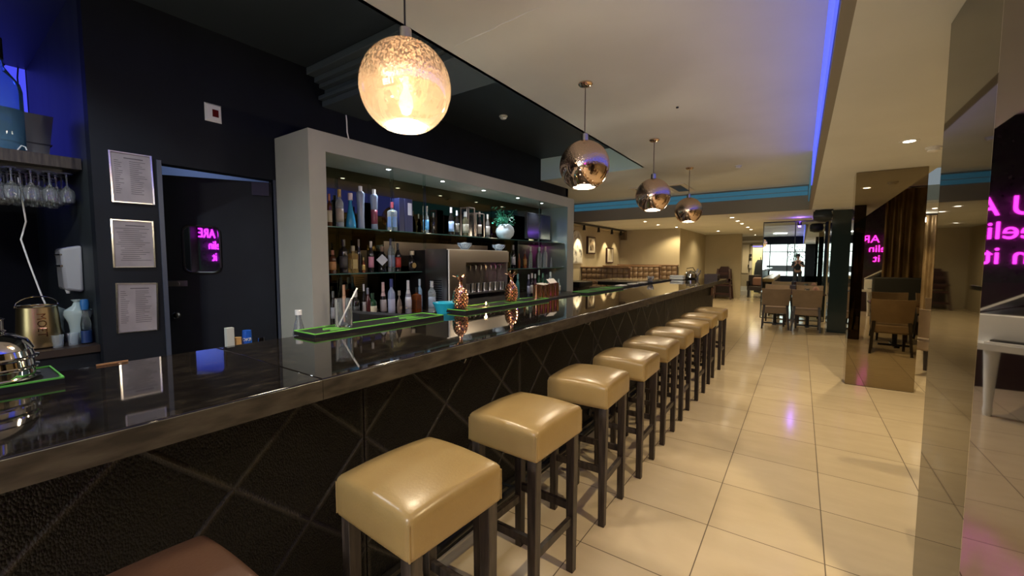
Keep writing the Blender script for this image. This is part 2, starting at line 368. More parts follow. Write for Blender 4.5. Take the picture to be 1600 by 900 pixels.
struct('trim_step', MB().box(-3.2, -1.72, 20.1, 20.5, 0, 0.18).box(-3.2, -1.72, 20.3, 20.5, 0.18, 0.36), 'ceil', 'pale steps at the far wall')
struct('door_2_frame', MB().box(-1.78, -1.72, 20.42, 20.5, 0, 2.16).box(-1.32, -1.26, 20.42, 20.5, 0, 2.16).box(-1.78, -1.26, 20.42, 20.5, 2.10, 2.16).box(-2.15, -1.26, 20.4, 20.5, 2.24, 2.32), mat('white_frame_paint', (0.7, 0.66, 0.56), 0.5), 'white frame of the far doorway')
struct('wall_beyond', MB().box(-2.5, -0.3, 22.3, 22.4, 0, ZS), mat('cream_wall', (0.75, 0.68, 0.38), 0.6, emit=(0.75, 0.66, 0.36), es=0.0), 'cream wall of the room beyond the far doorway')
struct('wall_right', MB().box(4.5, 4.6, -7, 24, 0, 3.15), 'beige', 'beige wall on the right')
struct('wall_end_right', MB().box(0.5, 4.5, 12.9, 13.0, 0, 3.15), 'beige', 'beige end wall behind the far curtain')
# glazed front behind the camera
mb = MB().box(-7, -2.6, -7.1, -7, 0, 3.5).box(0.25, 0.8, -7.1, -7, 0, 3.5).box(1.5, 4.6, -7.1, -7, 0, 3.5)
mb.box(-2.6, 1.5, -7.1, -7, 2.5, 3.5).box(-2.6, 1.5, -7.1, -7, 0, 0.5)
struct('wall_front', mb, 'black_wall', 'dark shopfront wall behind the camera')
mb = MB()
for x in (-2.6, -1.7, -0.75, 0.19): mb.box(x, x+0.06, -7.06, -6.98, 0.5, 2.5)
mb.box(-2.6, 0.25, -7.06, -6.98, 2.0, 2.05).box(0.8, 0.84, -7.06, -6.98, 0.5, 2.5).box(1.46, 1.5, -7.06, -6.98, 0.5, 2.5)
struct('window_1_frame', mb, 'blackmetal', 'dark frame of the front window')
struct('wall_bay_end', MB().box(1.15, 4.5, -3.2, -3.1, 0, 3.1), mat('plum_wall_paint', (0.03, 0.014, 0.018), 0.5), 'dark plum wall behind the white piano')
rl = random.Random(11)
for i, (x, lb) in enumerate(((-2.7, 'street tree outside the front window at its left'), (-0.3, 'street tree outside the front window at its middle pier'), (2.0, 'street tree outside the narrow front window'))):
    t = thing('street_tree', lb, 'tree', (x, -8.6, 0))
    MB().tube([(0, 0, 0), (0.03, 0, 1.2), (0, 0, 2.2)], [0.07, 0.05, 0.03]).build('trunk', 'wood', t)
    lf = MB()
    for k in range(260):
        c = Vector((rl.gauss(0, .32), rl.gauss(0, .25), 1.9+rl.gauss(0, .38))); d = Vector((rl.uniform(-1, 1), rl.uniform(-1, 1), rl.uniform(-1, 1))).normalized(); q = d.cross(Vector((0, 0, 1))).normalized(); nn = q.cross(d)*0.002
        pts = [c-d*.07, c+q*.035, c+d*.07, c-q*.035]; lf.hexa([p-nn for p in pts], [p+nn for p in pts])
    tag(lf.build('foliage', 'leaf', t, smooth=False), kind='stuff')
t = thing('street_bench', 'grey street furniture outside the front window', 'bench', (-1.0, -8.3, 0))
MB().box(-0.9, 0.9, -0.2, 0.2, 0.75, 0.82).box(-0.9, 0.9, 0.15, 0.2, 0.82, 1.15).build('seat', basic((0.3, 0.33, 0.35), 0.5), t)
for x in (-0.8, 0.8): MB().box(x-0.04, x+0.04, -0.18, 0.18, 0, 0.75).build('leg', 'blackmetal', t)
struct('wall_far_left', MB().box(-7.1, -7, -7, 0, 0, 3.45), 'black_wall', 'black wall far left')

# ------------------------------------------------------------ door
dth = math.radians(28)
door = MB(); w_ = 0.83
# hinged at its far edge, swung away from the bar
t = thing('door_1', 'black door standing ajar with a small round cornered window', 'door', (XW-0.05, DY1-0.01, 0), 0)
t['kind'] = 'structure'; t.rotation_euler = (0, 0, -dth)
dm = MB()
wy0, wy1, wz0, wz1 = -0.685, -0.435, 1.37, 1.77
dm.box(-0.02, 0.02, -w_, wy0, 0.01, 2.21).box(-0.02, 0.02, wy1, 0, 0.01, 2.21).box(-0.02, 0.02, wy0, wy1, 0.01, wz0).box(-0.02, 0.02, wy0, wy1, wz1, 2.21)
dm.build('door_leaf', 'black_wall', t)
def rrect(y0, y1, z0, z1, r, n=6):
    P = []
    for cy, cz, a0 in ((y1-r, z1-r, 0), (y0+r, z1-r, PI/2), (y0+r, z0+r, PI), (y1-r, z0+r, 1.5*PI)):
        for k in range(n+1): a = a0+PI/2*k/n; P.append((cy+r*math.cos(a), cz+r*math.sin(a)))
    return P
g = MB(); P = rrect(wy0-0.01, wy1+0.01, wz0-0.01, wz1+0.01, 0.06)
a = [g.bm.verts.new((0.022, y, z)) for y, z in P]; b = [g.bm.verts.new((0.026, y, z)) for y, z in P]
g.bm.faces.new(a); g.bm.faces.new(b)
for i in range(len(P)): g.bm.faces.new((a[i], a[(i+1) % len(P)], b[(i+1) % len(P)], b[i]))
g.build('window_pane', mat('dark_blue_reflective_glass', (0.22, 0.30, 0.38), 0.02, metal=1.0), t)
MB().tube([(0.03, y, z) for y, z in P], 0.010, 6, True).build('window_frame', 'blackmetal', t)
MB().lathe([(0.0, 0.085), (0.02, 0.083), (0.03, 0.07), (0.03, 0.055), (0.012, 0.04), (0.012, 0.01), (0.028, 0.01), (0.028, 0)], (0.02, -w_+0.07, 0.99), 16, axis='X').build('handle', 'polished', t)
MB().box(0.02, 0.03, -w_+0.01, -w_+0.15, 1.24, 1.29).lathe([(0.017, 0), (0.017, 0.012), (0, 0.012)], (0.03, -w_+0.08, 1.265), 12, axis='X').build('latch_plate', 'steel', t)
MB().box(0.02, 0.05, -0.16, -0.02, 2.08, 2.2).build('door_closer', 'blackmetal', t)
struct('trim_door_frame', MB().box(XW, XW+0.012, DY0-0.03, DY0, 0, DZ+0.02).box(XW, XW+0.012, DY1-0.02, DY1, 0, DZ), mat('worn_dark_frame', (0.05, 0.06, 0.09), 0.4), 'dark frame around the bar door')

# notices
def notice(py, pz, h, rx, label, kind):
    t = thing('framed_notice', label, 'notice', (XW, py, pz)); t.rotation_euler = (rx, 0, 0)
    w = 0.245
    MB().box(0, 0.008, -w/2+0.005, w/2-0.005, -h/2+0.005, h/2-0.005).build('paper', 'paper', t)
    for y_ in (-w/2, w/2-0.010): MB().box(0, 0.016, y_, y_+0.010, -h/2, h/2).build('frame_side', 'silver', t)
    for z_ in (-h/2, h/2-0.007): MB().box(0, 0.014, -w/2+0.01, w/2-0.01, z_, z_+0.007).build('frame_rail', 'steel', t)
    ink = MB(); rnd = random.Random(kind)
    ink.box(0.008, 0.0092, -0.04, 0.07, h/2-0.045, h/2-0.038)
    for c in range(17):
        z = h/2-0.065-c*0.0148
        if kind != 2:
            ink.box(0.008, 0.0092, -0.095, -0.095+rnd.uniform(0.02, 0.05), z, z+0.0035)
            ink.box(0.008, 0.0092, -0.01, -0.01+rnd.uniform(0.05, 0.1), z, z+0.0035)
        else: ink.box(0.008, 0.0092, -rnd.uniform(0.05, 0.1), rnd.uniform(0.03, 0.1), z, z+0.0035)
    ink.build('print', 'ink', t, smooth=False)
notice(0.961, 2.085, 0.37, 0.015, 'silver framed printed notice on the black wall, topmost of three', 1)
notice(0.947, 1.595, 0.355, 0.0, 'silver framed printed notice on the black wall, middle of three', 2)
notice(0.948, 1.113, 0.375, -0.03, 'grey framed printed notice tilted slightly, lowest of three beside the door knob', 3)
t = thing('wall_sensor', 'white square alarm unit with dark red window high on black wall', 'alarm', (XW, 1.512, 2.72))
MB().hexa([(0, -0.062, -0.075), (0, 0.062, -0.075), (0.02, 0.05, -0.06), (0.02, -0.05, -0.06)], [(0, -0.062, 0.075), (0, 0.062, 0.075), (0.02, 0.05, 0.06), (0.02, -0.05, 0.06)]).build('housing', 'white', t, smooth=False)
MB().box(0.015, 0.026, -0.012, 0.032, -0.035, 0.025).build('window', basic((0.10, 0.01, 0.01)), t)

# ------------------------------------------------------------ alcove shelf, counter and what stands there
XS = -4.40
t = thing('hanging_shelf', 'thick dark wooden shelf in the alcove holding a bottle and glass rack', 'shelf', (XS, 0, 2.14))
MB().box(-0.75, 0, -2.2, 0.74, -0.0, 0.08).build('shelf_board', 'wood', t)
for k in range(4): MB().box(-0.62+0.16*k, -0.60+0.16*k, -2.1, 0.70, -0.03, 0).build('glass_rail', 'blackmetal', t)
t = thing('back_counter', 'dark counter in the alcove under the hanging glasses', 'counter', (-4.22, 0, 0))
MB().box(-0.9, 0, -2.4, 0.745, 0.80, 0.85).build('worktop', 'darkpanel', t)
MB().box(-0.88, -0.03, -2.4, 0.745, 0.0, 0.80).build('cupboard', 'black_wall', t)
# hanging wine glasses
prof = [(0.034, 0.0), (0.034, -0.003), (0.006, -0.008), (0.0045, -0.085), (0.012, -0.10), (0.036, -0.125), (0.042, -0.16), (0.036, -0.21), (0.034, -0.21), (0.040, -0.16), (0.034, -0.128), (0.008, -0.104)]
first = None
k = 0
for r_ in range(7):
    for c_ in range(12):
        p = (XS-0.045-0.100*r_+random.uniform(-.001, .001), 0.665-0.087*c_-0.04*(r_%2)+random.uniform(-.001, .001), 2.105)
        if first is None:
            first = MB().lathe(prof, n=14).build('wine_glass', 'glass2', loc=p)
            tag(first, 'upside down wine glass hanging under the alcove shelf', 'glass', 'wine glasses hanging from the alcove rack'); o = first
        else:
            o = first.copy(); COL.objects.link(o); o.location = p
        o.rotation_euler = (0, 0, random.uniform(0, 6))
t = thing('demijohn_bottle', 'large blue glass bottle on the alcove shelf against blue light', 'bottle', (XS-0.14, 0.385, 2.22))
MB().lathe([(0.0, 0), (0.105, 0), (0.11, 0.01), (0.11, 0.42), (0.10, 0.47), (0.06, 0.53), (0.035, 0.57), (0.03, 0.61), (0.03, 0.66), (0.0, 0.66)], n=28).build('glass_body', tint((0.20, 0.42, 0.62)), t)
MB().lathe([(0.034, 0.62), (0.034, 0.76), (0, 0.76)], n=16).build('stopper', 'blackplast', t)
t = thing('storage_box', 'grey cardboard box behind the blue bottle on the alcove shelf', 'box', (XS-0.45, 0.48, 2.22), 0.0)
MB().hexa([(-0.12, -0.3, 0), (0.12, -0.3, 0), (0.12, 0.14, 0.0), (-0.12, 0.14, 0)], [(-0.12, -0.3, 0.34), (0.12, -0.3, 0.34), (0.12, 0.18, 0.34), (-0.12, 0.18, 0.34)]).build('carton', basic((0.22, 0.21, 0.23), 0.7), t, smooth=False)
MB().box(-0.125, 0.125, -0.3, 0.165, 0.12, 0.128).build('fold', basic((0.07, 0.065, 0.08), 0.7), t)
tag(MB().tube([(XS-0.05, 0.44, 2.225), (XS-0.04, 0.46, 2.26), (XS-0.02, 0.475, 2.25), (XS-0.02, 0.48, 2.23)], 0.004).build('white_cable', 'white'), 'short white cable loop on the shelf beside the blue bottle', 'cable')
tag(MB().tube([(-4.6, 0.45, 2.06), (-4.6, 0.47, 1.75), (-4.6, 0.44, 1.62), (-4.6, 0.47, 1.45), (-4.6, 0.52, 1.2), (-4.6, 0.54, 1.12)], 0.005).build('power_cable', 'white'), 'wavy white cable hanging down below the wine glasses', 'cable')
# towel dispenser on the side wall
t = thing('soap_dispenser', 'grey white wall dispenser on the alcove side wall', 'dispenser', (-4.78, 0.745, 1.22))
MB().hexa([(-0.19, 0, 0), (0.17, 0, 0), (0.12, -0.10, 0.02), (-0.12, -0.10, 0.02)], [(-0.15, 0, 0.37), (0.19, 0, 0.37), (0.12, -0.11, 0.34), (-0.10, -0.11, 0.34)]).build('housing', mat('grey_white_gloss', (0.34, 0.34, 0.35), 0.15), t, bevel=0.02)
MB().box(-0.11, 0.12, -0.113, -0.10, 0.20, 0.215).box(-0.11, 0.12, -0.113, -0.10, 0.29, 0.30).build('trim_line', 'silver', t)
MB().lathe([(0.02, 0), (0.012, -0.03), (0, -0.03)], (0.05, -0.07, 0.02), 10).build('nozzle', 'white', t)
# bust bottle
t = thing('torso_bottle', 'frosted white bottle shaped like a torso on the alcove counter', 'bottle', (-4.42, 0.672, 0.85))
MB().lathe([(0.0, 0), (0.05, 0), (0.056, 0.02), (0.048, 0.10), (0.055, 0.16), (0.078, 0.22), (0.075, 0.25), (0.03, 0.285), (0.02, 0.31), (0.034, 0.33), (0.0, 0.33)], n=20, sx=0.6).build('glass_body', basic((0.30, 0.38, 0.38), 0.25), t)
t = thing('torso_bottle', 'grey bottle shaped like a torso, half behind the gold ice bucket', 'bottle', (-4.62, 0.575, 0.85))
MB().lathe([(0.0, 0), (0.05, 0), (0.056, 0.02), (0.048, 0.10), (0.055, 0.16), (0.07, 0.22), (0.06, 0.25), (0.02, 0.275), (0.0, 0.28)], n=20, sx=0.6).build('glass_body', basic((0.16, 0.19, 0.19), 0.25), t)
t = thing('mixer_bottle', 'clear bottle with a blue cap at the end of the alcove counter', 'bottle', (-4.36, 0.70, 0.85))
MB().lathe([(0, 0), (0.028, 0), (0.03, 0.01), (0.03, 0.15), (0.022, 0.2), (0.014, 0.24), (0.014, 0.26), (0, 0.26)], n=16).build('glass_body', 'glass', t)
MB().lathe([(0.0, 0.255), (0.022, 0.255), (0.026, 0.30), (0.022, 0.33), (0, 0.335)], n=14).build('cap', basic((0.02, 0.11, 0.3), 0.3), t)
MB().lathe([(0.0, 0.01), (0.031, 0.01), (0.031, 0.10), (0, 0.10)], n=16).build('paper_label', basic((0.01, 0.03, 0.11), 0.4), t)
g0 = None
for i, (x, y) in enumerate([(-4.34, 0.55), (-4.36, 0.63), (-4.42, 0.68), (-4.44, 0.52)]):
    if g0 is None:
        g0 = MB().lathe([(0, 0), (0.026, 0), (0.032, 0.09), (0.029, 0.09), (0.023, 0.008), (0, 0.008)], n=14).build('tumbler', 'drink', loc=(x, y, 0.85))
        tag(g0, 'small clear tumbler on the alcove counter beside the bucket', 'glass', 'tumblers on the alcove counter')
    else: o = g0.copy(); COL.objects.link(o); o.location = (x, y, 0.85)
# ice bucket
t = thing('ice_bucket', 'gold ice bucket with rotated lettering and steel handle on the alcove counter', 'bucket', (-4.44, 0.475, 0.86))
MB().lathe([(0.0, 0), (0.115, 0), (0.118, 0.01), (0.108, 0.14), (0.100, 0.28), (0.104, 0.285), (0.104, 0.292), (0.086, 0.252), (0.086, 0.24), (0.10, 0.10), (0.0, 0.02)][:7]+[(0.096, 0.29), (0.09, 0.1), (0.0, 0.03)], n=32).build('bucket_body', 'brass', t)
MB().tube([(0.103*math.cos(a), 0.103*math.sin(a), 0.29) for a in [2*PI*i/24 for i in range(24)]], 0.005, 6, True).build('rim', 'polished', t)
MB().tube([(0.02*math.cos(a), -0.108*math.cos(a), 0.28+0.075*math.sin(a)) for a in [PI*i/12 for i in range(13)]], 0.004).build('handle', 'polished', t)
me = text_mesh('MOET', 0.062, 0.001)
ang0 = math.atan2(-0.42, 4.40)+0.12
for v in me.vertices:
    x, y, z = v.co; hz = 0.16-x; a = ang0+y/0.105; rr = 0.1185-(hz)*0.062+0.001+z
    v.co = (rr*math.cos(a), rr*math.sin(a), hz)
put_mesh('lettering', me, 'c_bronze' if 'c_bronze' in MT else 'copper', t)
for k_, (dx, dy, dz) in enumerate([(0.0, 0.0, 0.24), (0.035, 0.03, 0.235), (-0.03, 0.035, 0.24), (0.02, -0.04, 0.24), (-0.04, -0.02, 0.235)]):
    pass

# ------------------------------------------------------------ bar counter
BX0, BX1, BY0, BY1, BZ = -2.05, -1.24, -1.6, 9.5, 1.10
t = thing('bar_counter', 'long bar counter with polished brown granite top and quilted black front', 'bar counter', (0, 0, 0))
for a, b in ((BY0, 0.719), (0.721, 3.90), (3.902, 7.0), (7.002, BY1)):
    MB().box(BX0, BX1, a, b, 1.032, BZ).build('worktop', 'granite', t, bevel=0.004)
    MB().box(BX1, BX1+0.006, a, b, 1.033, BZ-0.004).build('lit_edge_band', 'lit_edge', t)  # thin strip that carries the painted light on the slab front
for a, b in ((BY0, 1.02), (1.02, 2.17), (2.17, 3.32), (3.32, 4.47), (4.47, 5.62), (5.62, 6.77), (6.77, 9.3)):
    MB().box(-1.50, -1.45, a+0.003, b-0.003, 0.10, 1.03).build('front_panel', 'quilt', t, bevel=0.006)
MB().box(-1.95, -1.50, BY0, 9.3, 0.0, 1.03).build('carcass', 'black_wall', t)
MB().box(-1.50, -1.42, BY0, 9.3, 0.0, 0.10).build('plinth', mat('dark_plinth', (0.02, 0.018, 0.016), 0.2), t)
for y in (-0.8, 0.55, 1.9, 3.25, 4.6, 5.95, 7.3, 8.65):
    MB().tube([(-1.42, y, 0.17), (-1.30, y, 0.17)], 0.010).lathe([(0.028, 0), (0.028, 0.012), (0, 0.012)], (-1.45, y, 0.17), 12, axis='X').build('rail_bracket', 'blackmetal', t)
MB().tube([(-1.30, BY0, 0.17), (-1.30, 9.2, 0.17)], 0.020, 12).build('foot_rail', 'blackmetal', t)
MB().box(-1.449, -1.435, 1.02, 1.20, 0.955, 1.0).build('socket', 'blackplast', t)
for y in (1.55, 3.05, 4.6):
    MB().tube([(-1.40, y, 1.02), (-1.40, y, 0.97), (-1.37, y, 0.965), (-1.36, y, 0.985)], 0.005).build('bag_hook', 'steel', t)

# under-counter return at the far end of the bar
t = thing('menu_card', 'small reddish card on the far end of the bar front', 'card', (-1.43, 9.05, 0.86))
MB().box(0, 0.006, -0.16, 0.16, -0.08, 0.08).build('card', basic((0.16, 0.07, 0.06), 0.5), t)
MB().box(0.006, 0.008, 0.07, 0.10, -0.05, 0.05).box(0.006, 0.008, 0.10, 0.13, -0.05, -0.02).build('print', 'offwhite', t)

# ------------------------------------------------------------ bar stools
def stool(label, seatm, x, y, rz=0):
    t = thing('bar_stool', label, 'stool', (x, y, 0), rz, 'bar stools along the bar')
    mb = MB(); bm = mb.bm
    nx, nz = 8, 6; a, b, h0, h1 = 0.185, 0.195, 0.67, 0.800
    bmesh.ops.create_cube(bm, size=1.0)
    bmesh.ops.scale(bm, vec=(2*a, 2*b, h1-h0), verts=bm.verts)
    bmesh.ops.translate(bm, vec=(0, 0, (h0+h1)/2), verts=bm.verts)
    bmesh.ops.bevel(bm, geom=list(bm.edges)+list(bm.verts), offset=0.020, segments=3, profile=0.5, affect='EDGES')
    bmesh.ops.subdivide_edges(bm, edges=[e for e in bm.edges if e.calc_length() > 0.08], cuts=7, use_grid_fill=True)
    for v in bm.verts:
        x_, y_ = v.co.x/a, v.co.y/b; c = (1-x_*x_)*0.5+(1-y_*y_)*0.5
        zt = (v.co.z-h0)/(h1-h0)
        v.co.z += 0.022*c*max(0, zt)**1.5
        bulge = 0.006*math.sin(PI*min(max(zt, 0), 1))
        if abs(x_) > 0.93: v.co.x += math.copysign(bulge*(1-y_*y_), x_)
        if abs(y_) > 0.93: v.co.y += math.copysign(bulge*(1-x_*x_), y_)
    s = mb.build('seat', seatm, t, ang=60)
    R_ = 0.0035
    for sx, sy in ((1, 1), (1, -1), (-1, 1), (-1, -1)):
        MB().tube([(sx*(a-0.0055), sy*(b-0.0055), h0+0.01), (sx*(a-0.0055), sy*(b-0.0055), h1-0.018)], R_, 6).build('seam', seatm, s)
    for sx, sy in ((1, 1), (1, -1), (-1, 1), (-1, -1)):
        lx, ly = sx*(a-0.035), sy*(b-0.035); q = 0.022; f = 0.018
        MB().hexa([(lx-f, ly-f, 0), (lx+f, ly-f, 0), (lx+f, ly+f, 0), (lx-f, ly+f, 0)],
                  [(lx-q, ly-q, 0.672), (lx+q, ly-q, 0.672), (lx+q, ly+q, 0.672), (lx-q, ly+q, 0.672)]).build('leg', 'wood', t, bevel=0.003)
    lx, ly = a-0.035, b-0.035
    for sy in (1, -1): MB().box(-lx, lx, sy*ly-0.010, sy*ly+0.010, 0.30, 0.335).build('stretcher', 'wood', t)
    MB().box(lx-0.010, lx+0.010, -ly, ly, 0.24, 0.275).build('stretcher', 'wood', t)
    MB().box(-lx-0.010, -lx+0.010, -ly, ly, 0.24, 0.275).build('stretcher', 'wood', t)
    return t
SY = [0.19, 0.90, 1.555, 2.265, 2.895, 3.51, 4.12, 4.80, 5.505, 6.30]
SL = ['brown leather topped bar stool cut off at the bottom left corner',
      'tan leather bar stool nearest the camera with its whole cushion in view',
      'tan leather bar stool, second whole cushion counted from the camera',
      'tan leather bar stool, third whole cushion counted from the camera',
      'tan leather bar stool, fourth whole cushion counted from the camera',
      'tan leather bar stool, fifth whole cushion counted from the camera',
      'tan leather bar stool, fourth counted from the far end of the row',
      'tan leather bar stool, third counted from the far end of the row',
      'tan leather bar stool, second counted from the far end of the row',
      'tan leather bar stool, last of the row at the far end']
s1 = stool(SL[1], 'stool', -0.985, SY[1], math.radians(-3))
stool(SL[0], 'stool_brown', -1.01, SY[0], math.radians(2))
for i in range(2, 10):
    c = copy_tree(s1); c['label'] = SL[i]; c.location = (-1.0+random.uniform(-.01, .01), SY[i], 0)
    c.rotation_euler = (0, 0, math.radians([0, 0, -2, 2, 1, 0, 1, -2, 1, -1][i]))

# ------------------------------------------------------------ pendants
def pendant(x, y, label, lit, zc=2.30):
    R_ = 0.215
    t = thing('pendant_lamp', label, 'pendant lamp', (x, y, ZC), 0, 'globe pendants over the bar')
    MB().lathe([(0, 0), (0.06, 0), (0.062, -0.012), (0.045, -0.028), (0.012, -0.034), (0, -0.036)], n=24).build('ceiling_rose', 'copper_mirror', t)
    d = zc-ZC
    MB().tube([(0, 0, -0.03), (0, 0, d+R_+0.06)], 0.0045, 8).build('cord', 'blackplast' if lit else 'cordgrey', t)
    MB().lathe([(0, d+R_+0.065), (0.016, d+R_+0.06), (0.03, d+R_+0.055), (0.032, d+R_-0.01), (0, d+R_-0.01)], n=16).build('lamp_holder', 'steel', t)
    th0 = 0.14; th1 = PI-0.50; n = 22
    prof = [(R_*math.sin(th0+(th1-th0)*k/n), d+R_*math.cos(th0+(th1-th0)*k/n)) for k in range(n+1)]
    gm = MB(); rings = []
    for r, z in prof: rings.append([gm.bm.verts.new((r*math.cos(2*PI*i/40), r*math.sin(2*PI*i/40), z)) for i in range(40)])
    for a, b in zip(rings, rings[1:]):
        for i in range(40): gm.bm.faces.new((a[i], a[(i+1) % 40], b[(i+1) % 40], b[i]))
    g_ = gm.build('globe_shade', 'globe_lit' if lit else 'globe_dim', t, ang=180)
    so = g_.modifiers.new('thickness', 'SOLIDIFY'); so.thickness = 0.003; so.offset = -1
    rb = R_*math.sin(th1); zb = d+R_*math.cos(th1)
    MB().lathe([(0, zb+0.022), (rb*0.6, zb+0.020), (rb*0.93, zb+0.012), (rb*0.93, zb+0.006), (0, zb+0.004)], n=32).build('diffuser', 'lamp' if lit else ('disc_mid' if lit is None else 'disc_dim'), t)
    MB().lathe([(0, d-0.13), (0.02, d-0.12), (0.035, d-0.085), (0.03, d-0.045), (0.014, d-0.01), (0.014, d+0.05), (0, d+0.05)], n=16).build('bulb', 'bulb', t)
    l = light('POINT', (x, y, zc-0.25), 14 if lit else 9, (1.0, 0.84, 0.60), size=0.08, name='pendant_light')
    if lit:
        light('POINT', (x, y, zc+0.03), 0.7, (1.0, 0.88, 0.68), size=0.05, name='pendant_bulb_light')
def globe(name, transp):
    m = bpy.data.materials.new(name); m.use_nodes = True; nt = m.node_tree; nt.nodes.clear()
    out = N(m, 'ShaderNodeOutputMaterial'); tc = N(m, 'ShaderNodeTexCoord')
    gl = N(m, 'ShaderNodeBsdfGlossy'); gl.inputs['Color'].default_value = (0.80, 0.62, 0.50, 1); gl.inputs['Roughness'].default_value = 0.03
    tr = N(m, 'ShaderNodeBsdfTransparent'); tr.inputs['Color'].default_value = (1.0, 0.90, 0.76, 1)
    tl = N(m, 'ShaderNodeBsdfTranslucent'); tl.inputs['Color'].default_value = (1.0, 0.90, 0.74, 1)
    nz = N(m, 'ShaderNodeTexNoise'); nz.inputs['Scale'].default_value = 100; nz.inputs['Detail'].default_value = 3
    mp = N(m, 'ShaderNodeMapping'); mp.inputs['Scale'].default_value = (1, 1, 0.7)
    L(m, tc.outputs['Object'], mp.inputs['Vector']); L(m, mp.outputs['Vector'], nz.inputs['Vector'])
    cr = N(m, 'ShaderNodeValToRGB'); cr.color_ramp.elements[0].position = 0.44; cr.color_ramp.elements[1].position = 0.58
    L(m, nz.outputs['Fac'], cr.inputs['Fac'])
    sp = N(m, 'ShaderNodeSeparateXYZ'); L(m, tc.outputs['Object'], sp.inputs[0])
    # speckled band on the upper part of the blown glass
    mr = N(m, 'ShaderNodeMapRange'); mr.inputs['From Min'].default_value = -0.74; mr.inputs['From Max'].default_value = -0.63
    L(m, sp.outputs['Z'], mr.inputs['Value'])
    mu = N(m, 'ShaderNodeMath', operation='MULTIPLY'); L(m, cr.outputs['Color'], mu.inputs[0]); L(m, mr.outputs['Result'], mu.inputs[1])
    mrr = N(m, 'ShaderNodeMapRange'); mrr.inputs['To Min'].default_value = transp; mrr.inputs['To Max'].default_value = transp*0.15
    L(m, mu.outputs[0], mrr.inputs['Value'])
    m1 = N(m, 'ShaderNodeMixShader'); m1.inputs[0].default_value = 0.30
    L(m, tr.outputs[0], m1.inputs[1]); L(m, tl.outputs[0], m1.inputs[2])
    m2 = N(m, 'ShaderNodeMixShader'); L(m, mrr.outputs['Result'], m2.inputs[0]); L(m, gl.outputs[0], m2.inputs[1]); L(m, m1.outputs[0], m2.inputs[2])
    bp = N(m, 'ShaderNodeBump'); bp.inputs['Strength'].default_value = 0.25; bp.inputs['Distance'].default_value = 0.01
    L(m, mu.outputs[0], bp.inputs['Height']); L(m, bp.outputs['Normal'], gl.inputs['Normal'])
    L(m, m2.outputs[0], out.inputs['Surface']); MT[name] = m
globe('globe_lit', 0.62); globe('globe_dim', 0.10)
MT['disc_mid'] = mat('lamp_disc_glow', (1, 1, 1), 0.5, emit=(1.0, 0.92, 0.82), es=2.5)
MT['disc_dim'] = mat('lamp_disc_soft_glow', (1, 1, 1), 0.5, emit=(1.0, 0.9, 0.75), es=0.12)
pendant(-1.585, 1.385, 'largest looking globe pendant, amber glass glowing brightly, nearest the camera', True)
pendant(-1.585, 3.38, 'copper mirrored globe pendant, second counted from the camera', None)
pendant(-1.58, 5.41, 'copper mirrored globe pendant, third counted from the camera', None)
pendant(-1.565, 7.365, 'copper mirrored globe pendant farthest from the camera', False)

# ------------------------------------------------------------ downlights
def downlight(x, y, z, label, grp, e, col, spot=110, glow='lamp', rad=0.045, ring='white', warm=None):
    t = thing('downlight', label, 'downlight', (x, y, z), 0, grp)
    MB().lathe([(rad*0.72, -0.003), (rad*1.15, -0.006), (rad*1.25, 0.0), (rad*0.72, 0.0)], n=20).build('ring', ring, t)
    MB().lathe([(0, -0.004), (rad*0.72, -0.004), (rad*0.72, 0.0), (0, 0.0)], n=16).build('lamp_face', glow, t)
    if e: light('SPOT', (x, y, z-0.03), e, col, size=0.03, spot=spot, name='downlight_beam')
A_ = 'aisle downlights in the lower ceiling'
for y, lb in ((4.91, 'bright round downlight over the aisle between the two near mirrored pillars'), (1.6, 'downlight over the aisle beside the nearest pillar'), (-1.5, 'downlight in the lower ceiling behind the camera')):
    downlight(0.72, y, ZS, lb, A_, 60, WARM, 125, rad=0.055)
downlight(0.68, 7.3, ZS, 'downlight over the aisle just behind the far mirrored pillar', A_, 45, WARM, 125)
for i, y in enumerate((11.2, 12.25, 13.2, 14.75, 15.8)):
    downlight(-1.39, y, ZS, ['first', 'second', 'third', 'fourth', 'last'][i]+' downlight of the central row in the far ceiling', 'central row of far downlights', [18, 30, 10, 30, 30][i], WARM, 140, rad=0.055)
for i, (x, y) in enumerate(((-3.43, 11.1), (-3.43, 12.3), (-3.2, 13.5))):
    downlight(x, y, ZS, ['first', 'second', 'third'][i]+' downlight over the booths counted from the bar back', 'downlights over the booths', 34, WARM, 140, rad=0.05)
downlight(-2.42, 16.1, ZS, 'downlight before the far beige wall', 'central row of far downlights', 22, WARM, 150, rad=0.055)
downlight(-1.55, 19.3, ZS, 'downlight added to brighten the far doorway', 'central row of far downlights', 30, WARM, 150)  # extra lamp put in to brighten the dim corridor
downlight(2.6, 4.0, 3.1, 'unseen downlight added in the window bay to light the curtain', 'bay downlights', 55, WARM, 120)  # extra lamp put in to brighten the bay curtain
downlight(2.1, 11.4, ZS, 'downlight before the far curtain', 'bay downlights', 60, WARM, 130)
# unseen panel light added behind the camera to brighten the near room
for x, y in ((-1.0, -2.6),):
    t = thing('near_room_fill', 'unseen square fill light added in the raised ceiling behind the camera', 'ceiling light', (x, y, ZC))
    MB().box(-0.32, 0.32, -0.32, 0.32, -0.012, 0).build('frame', 'white', t)
    light('AREA', (x, y, ZC-0.03), 68, NEUT, (0, 0, 0), 0.6, name='near_room_fill_beam')

downlight(-3.2, 0.2, ZB, 'cool spotlight on the black ceiling over the staff side of the bar', 'staff side downlights', 45, COOL, 120, 'lampcool')
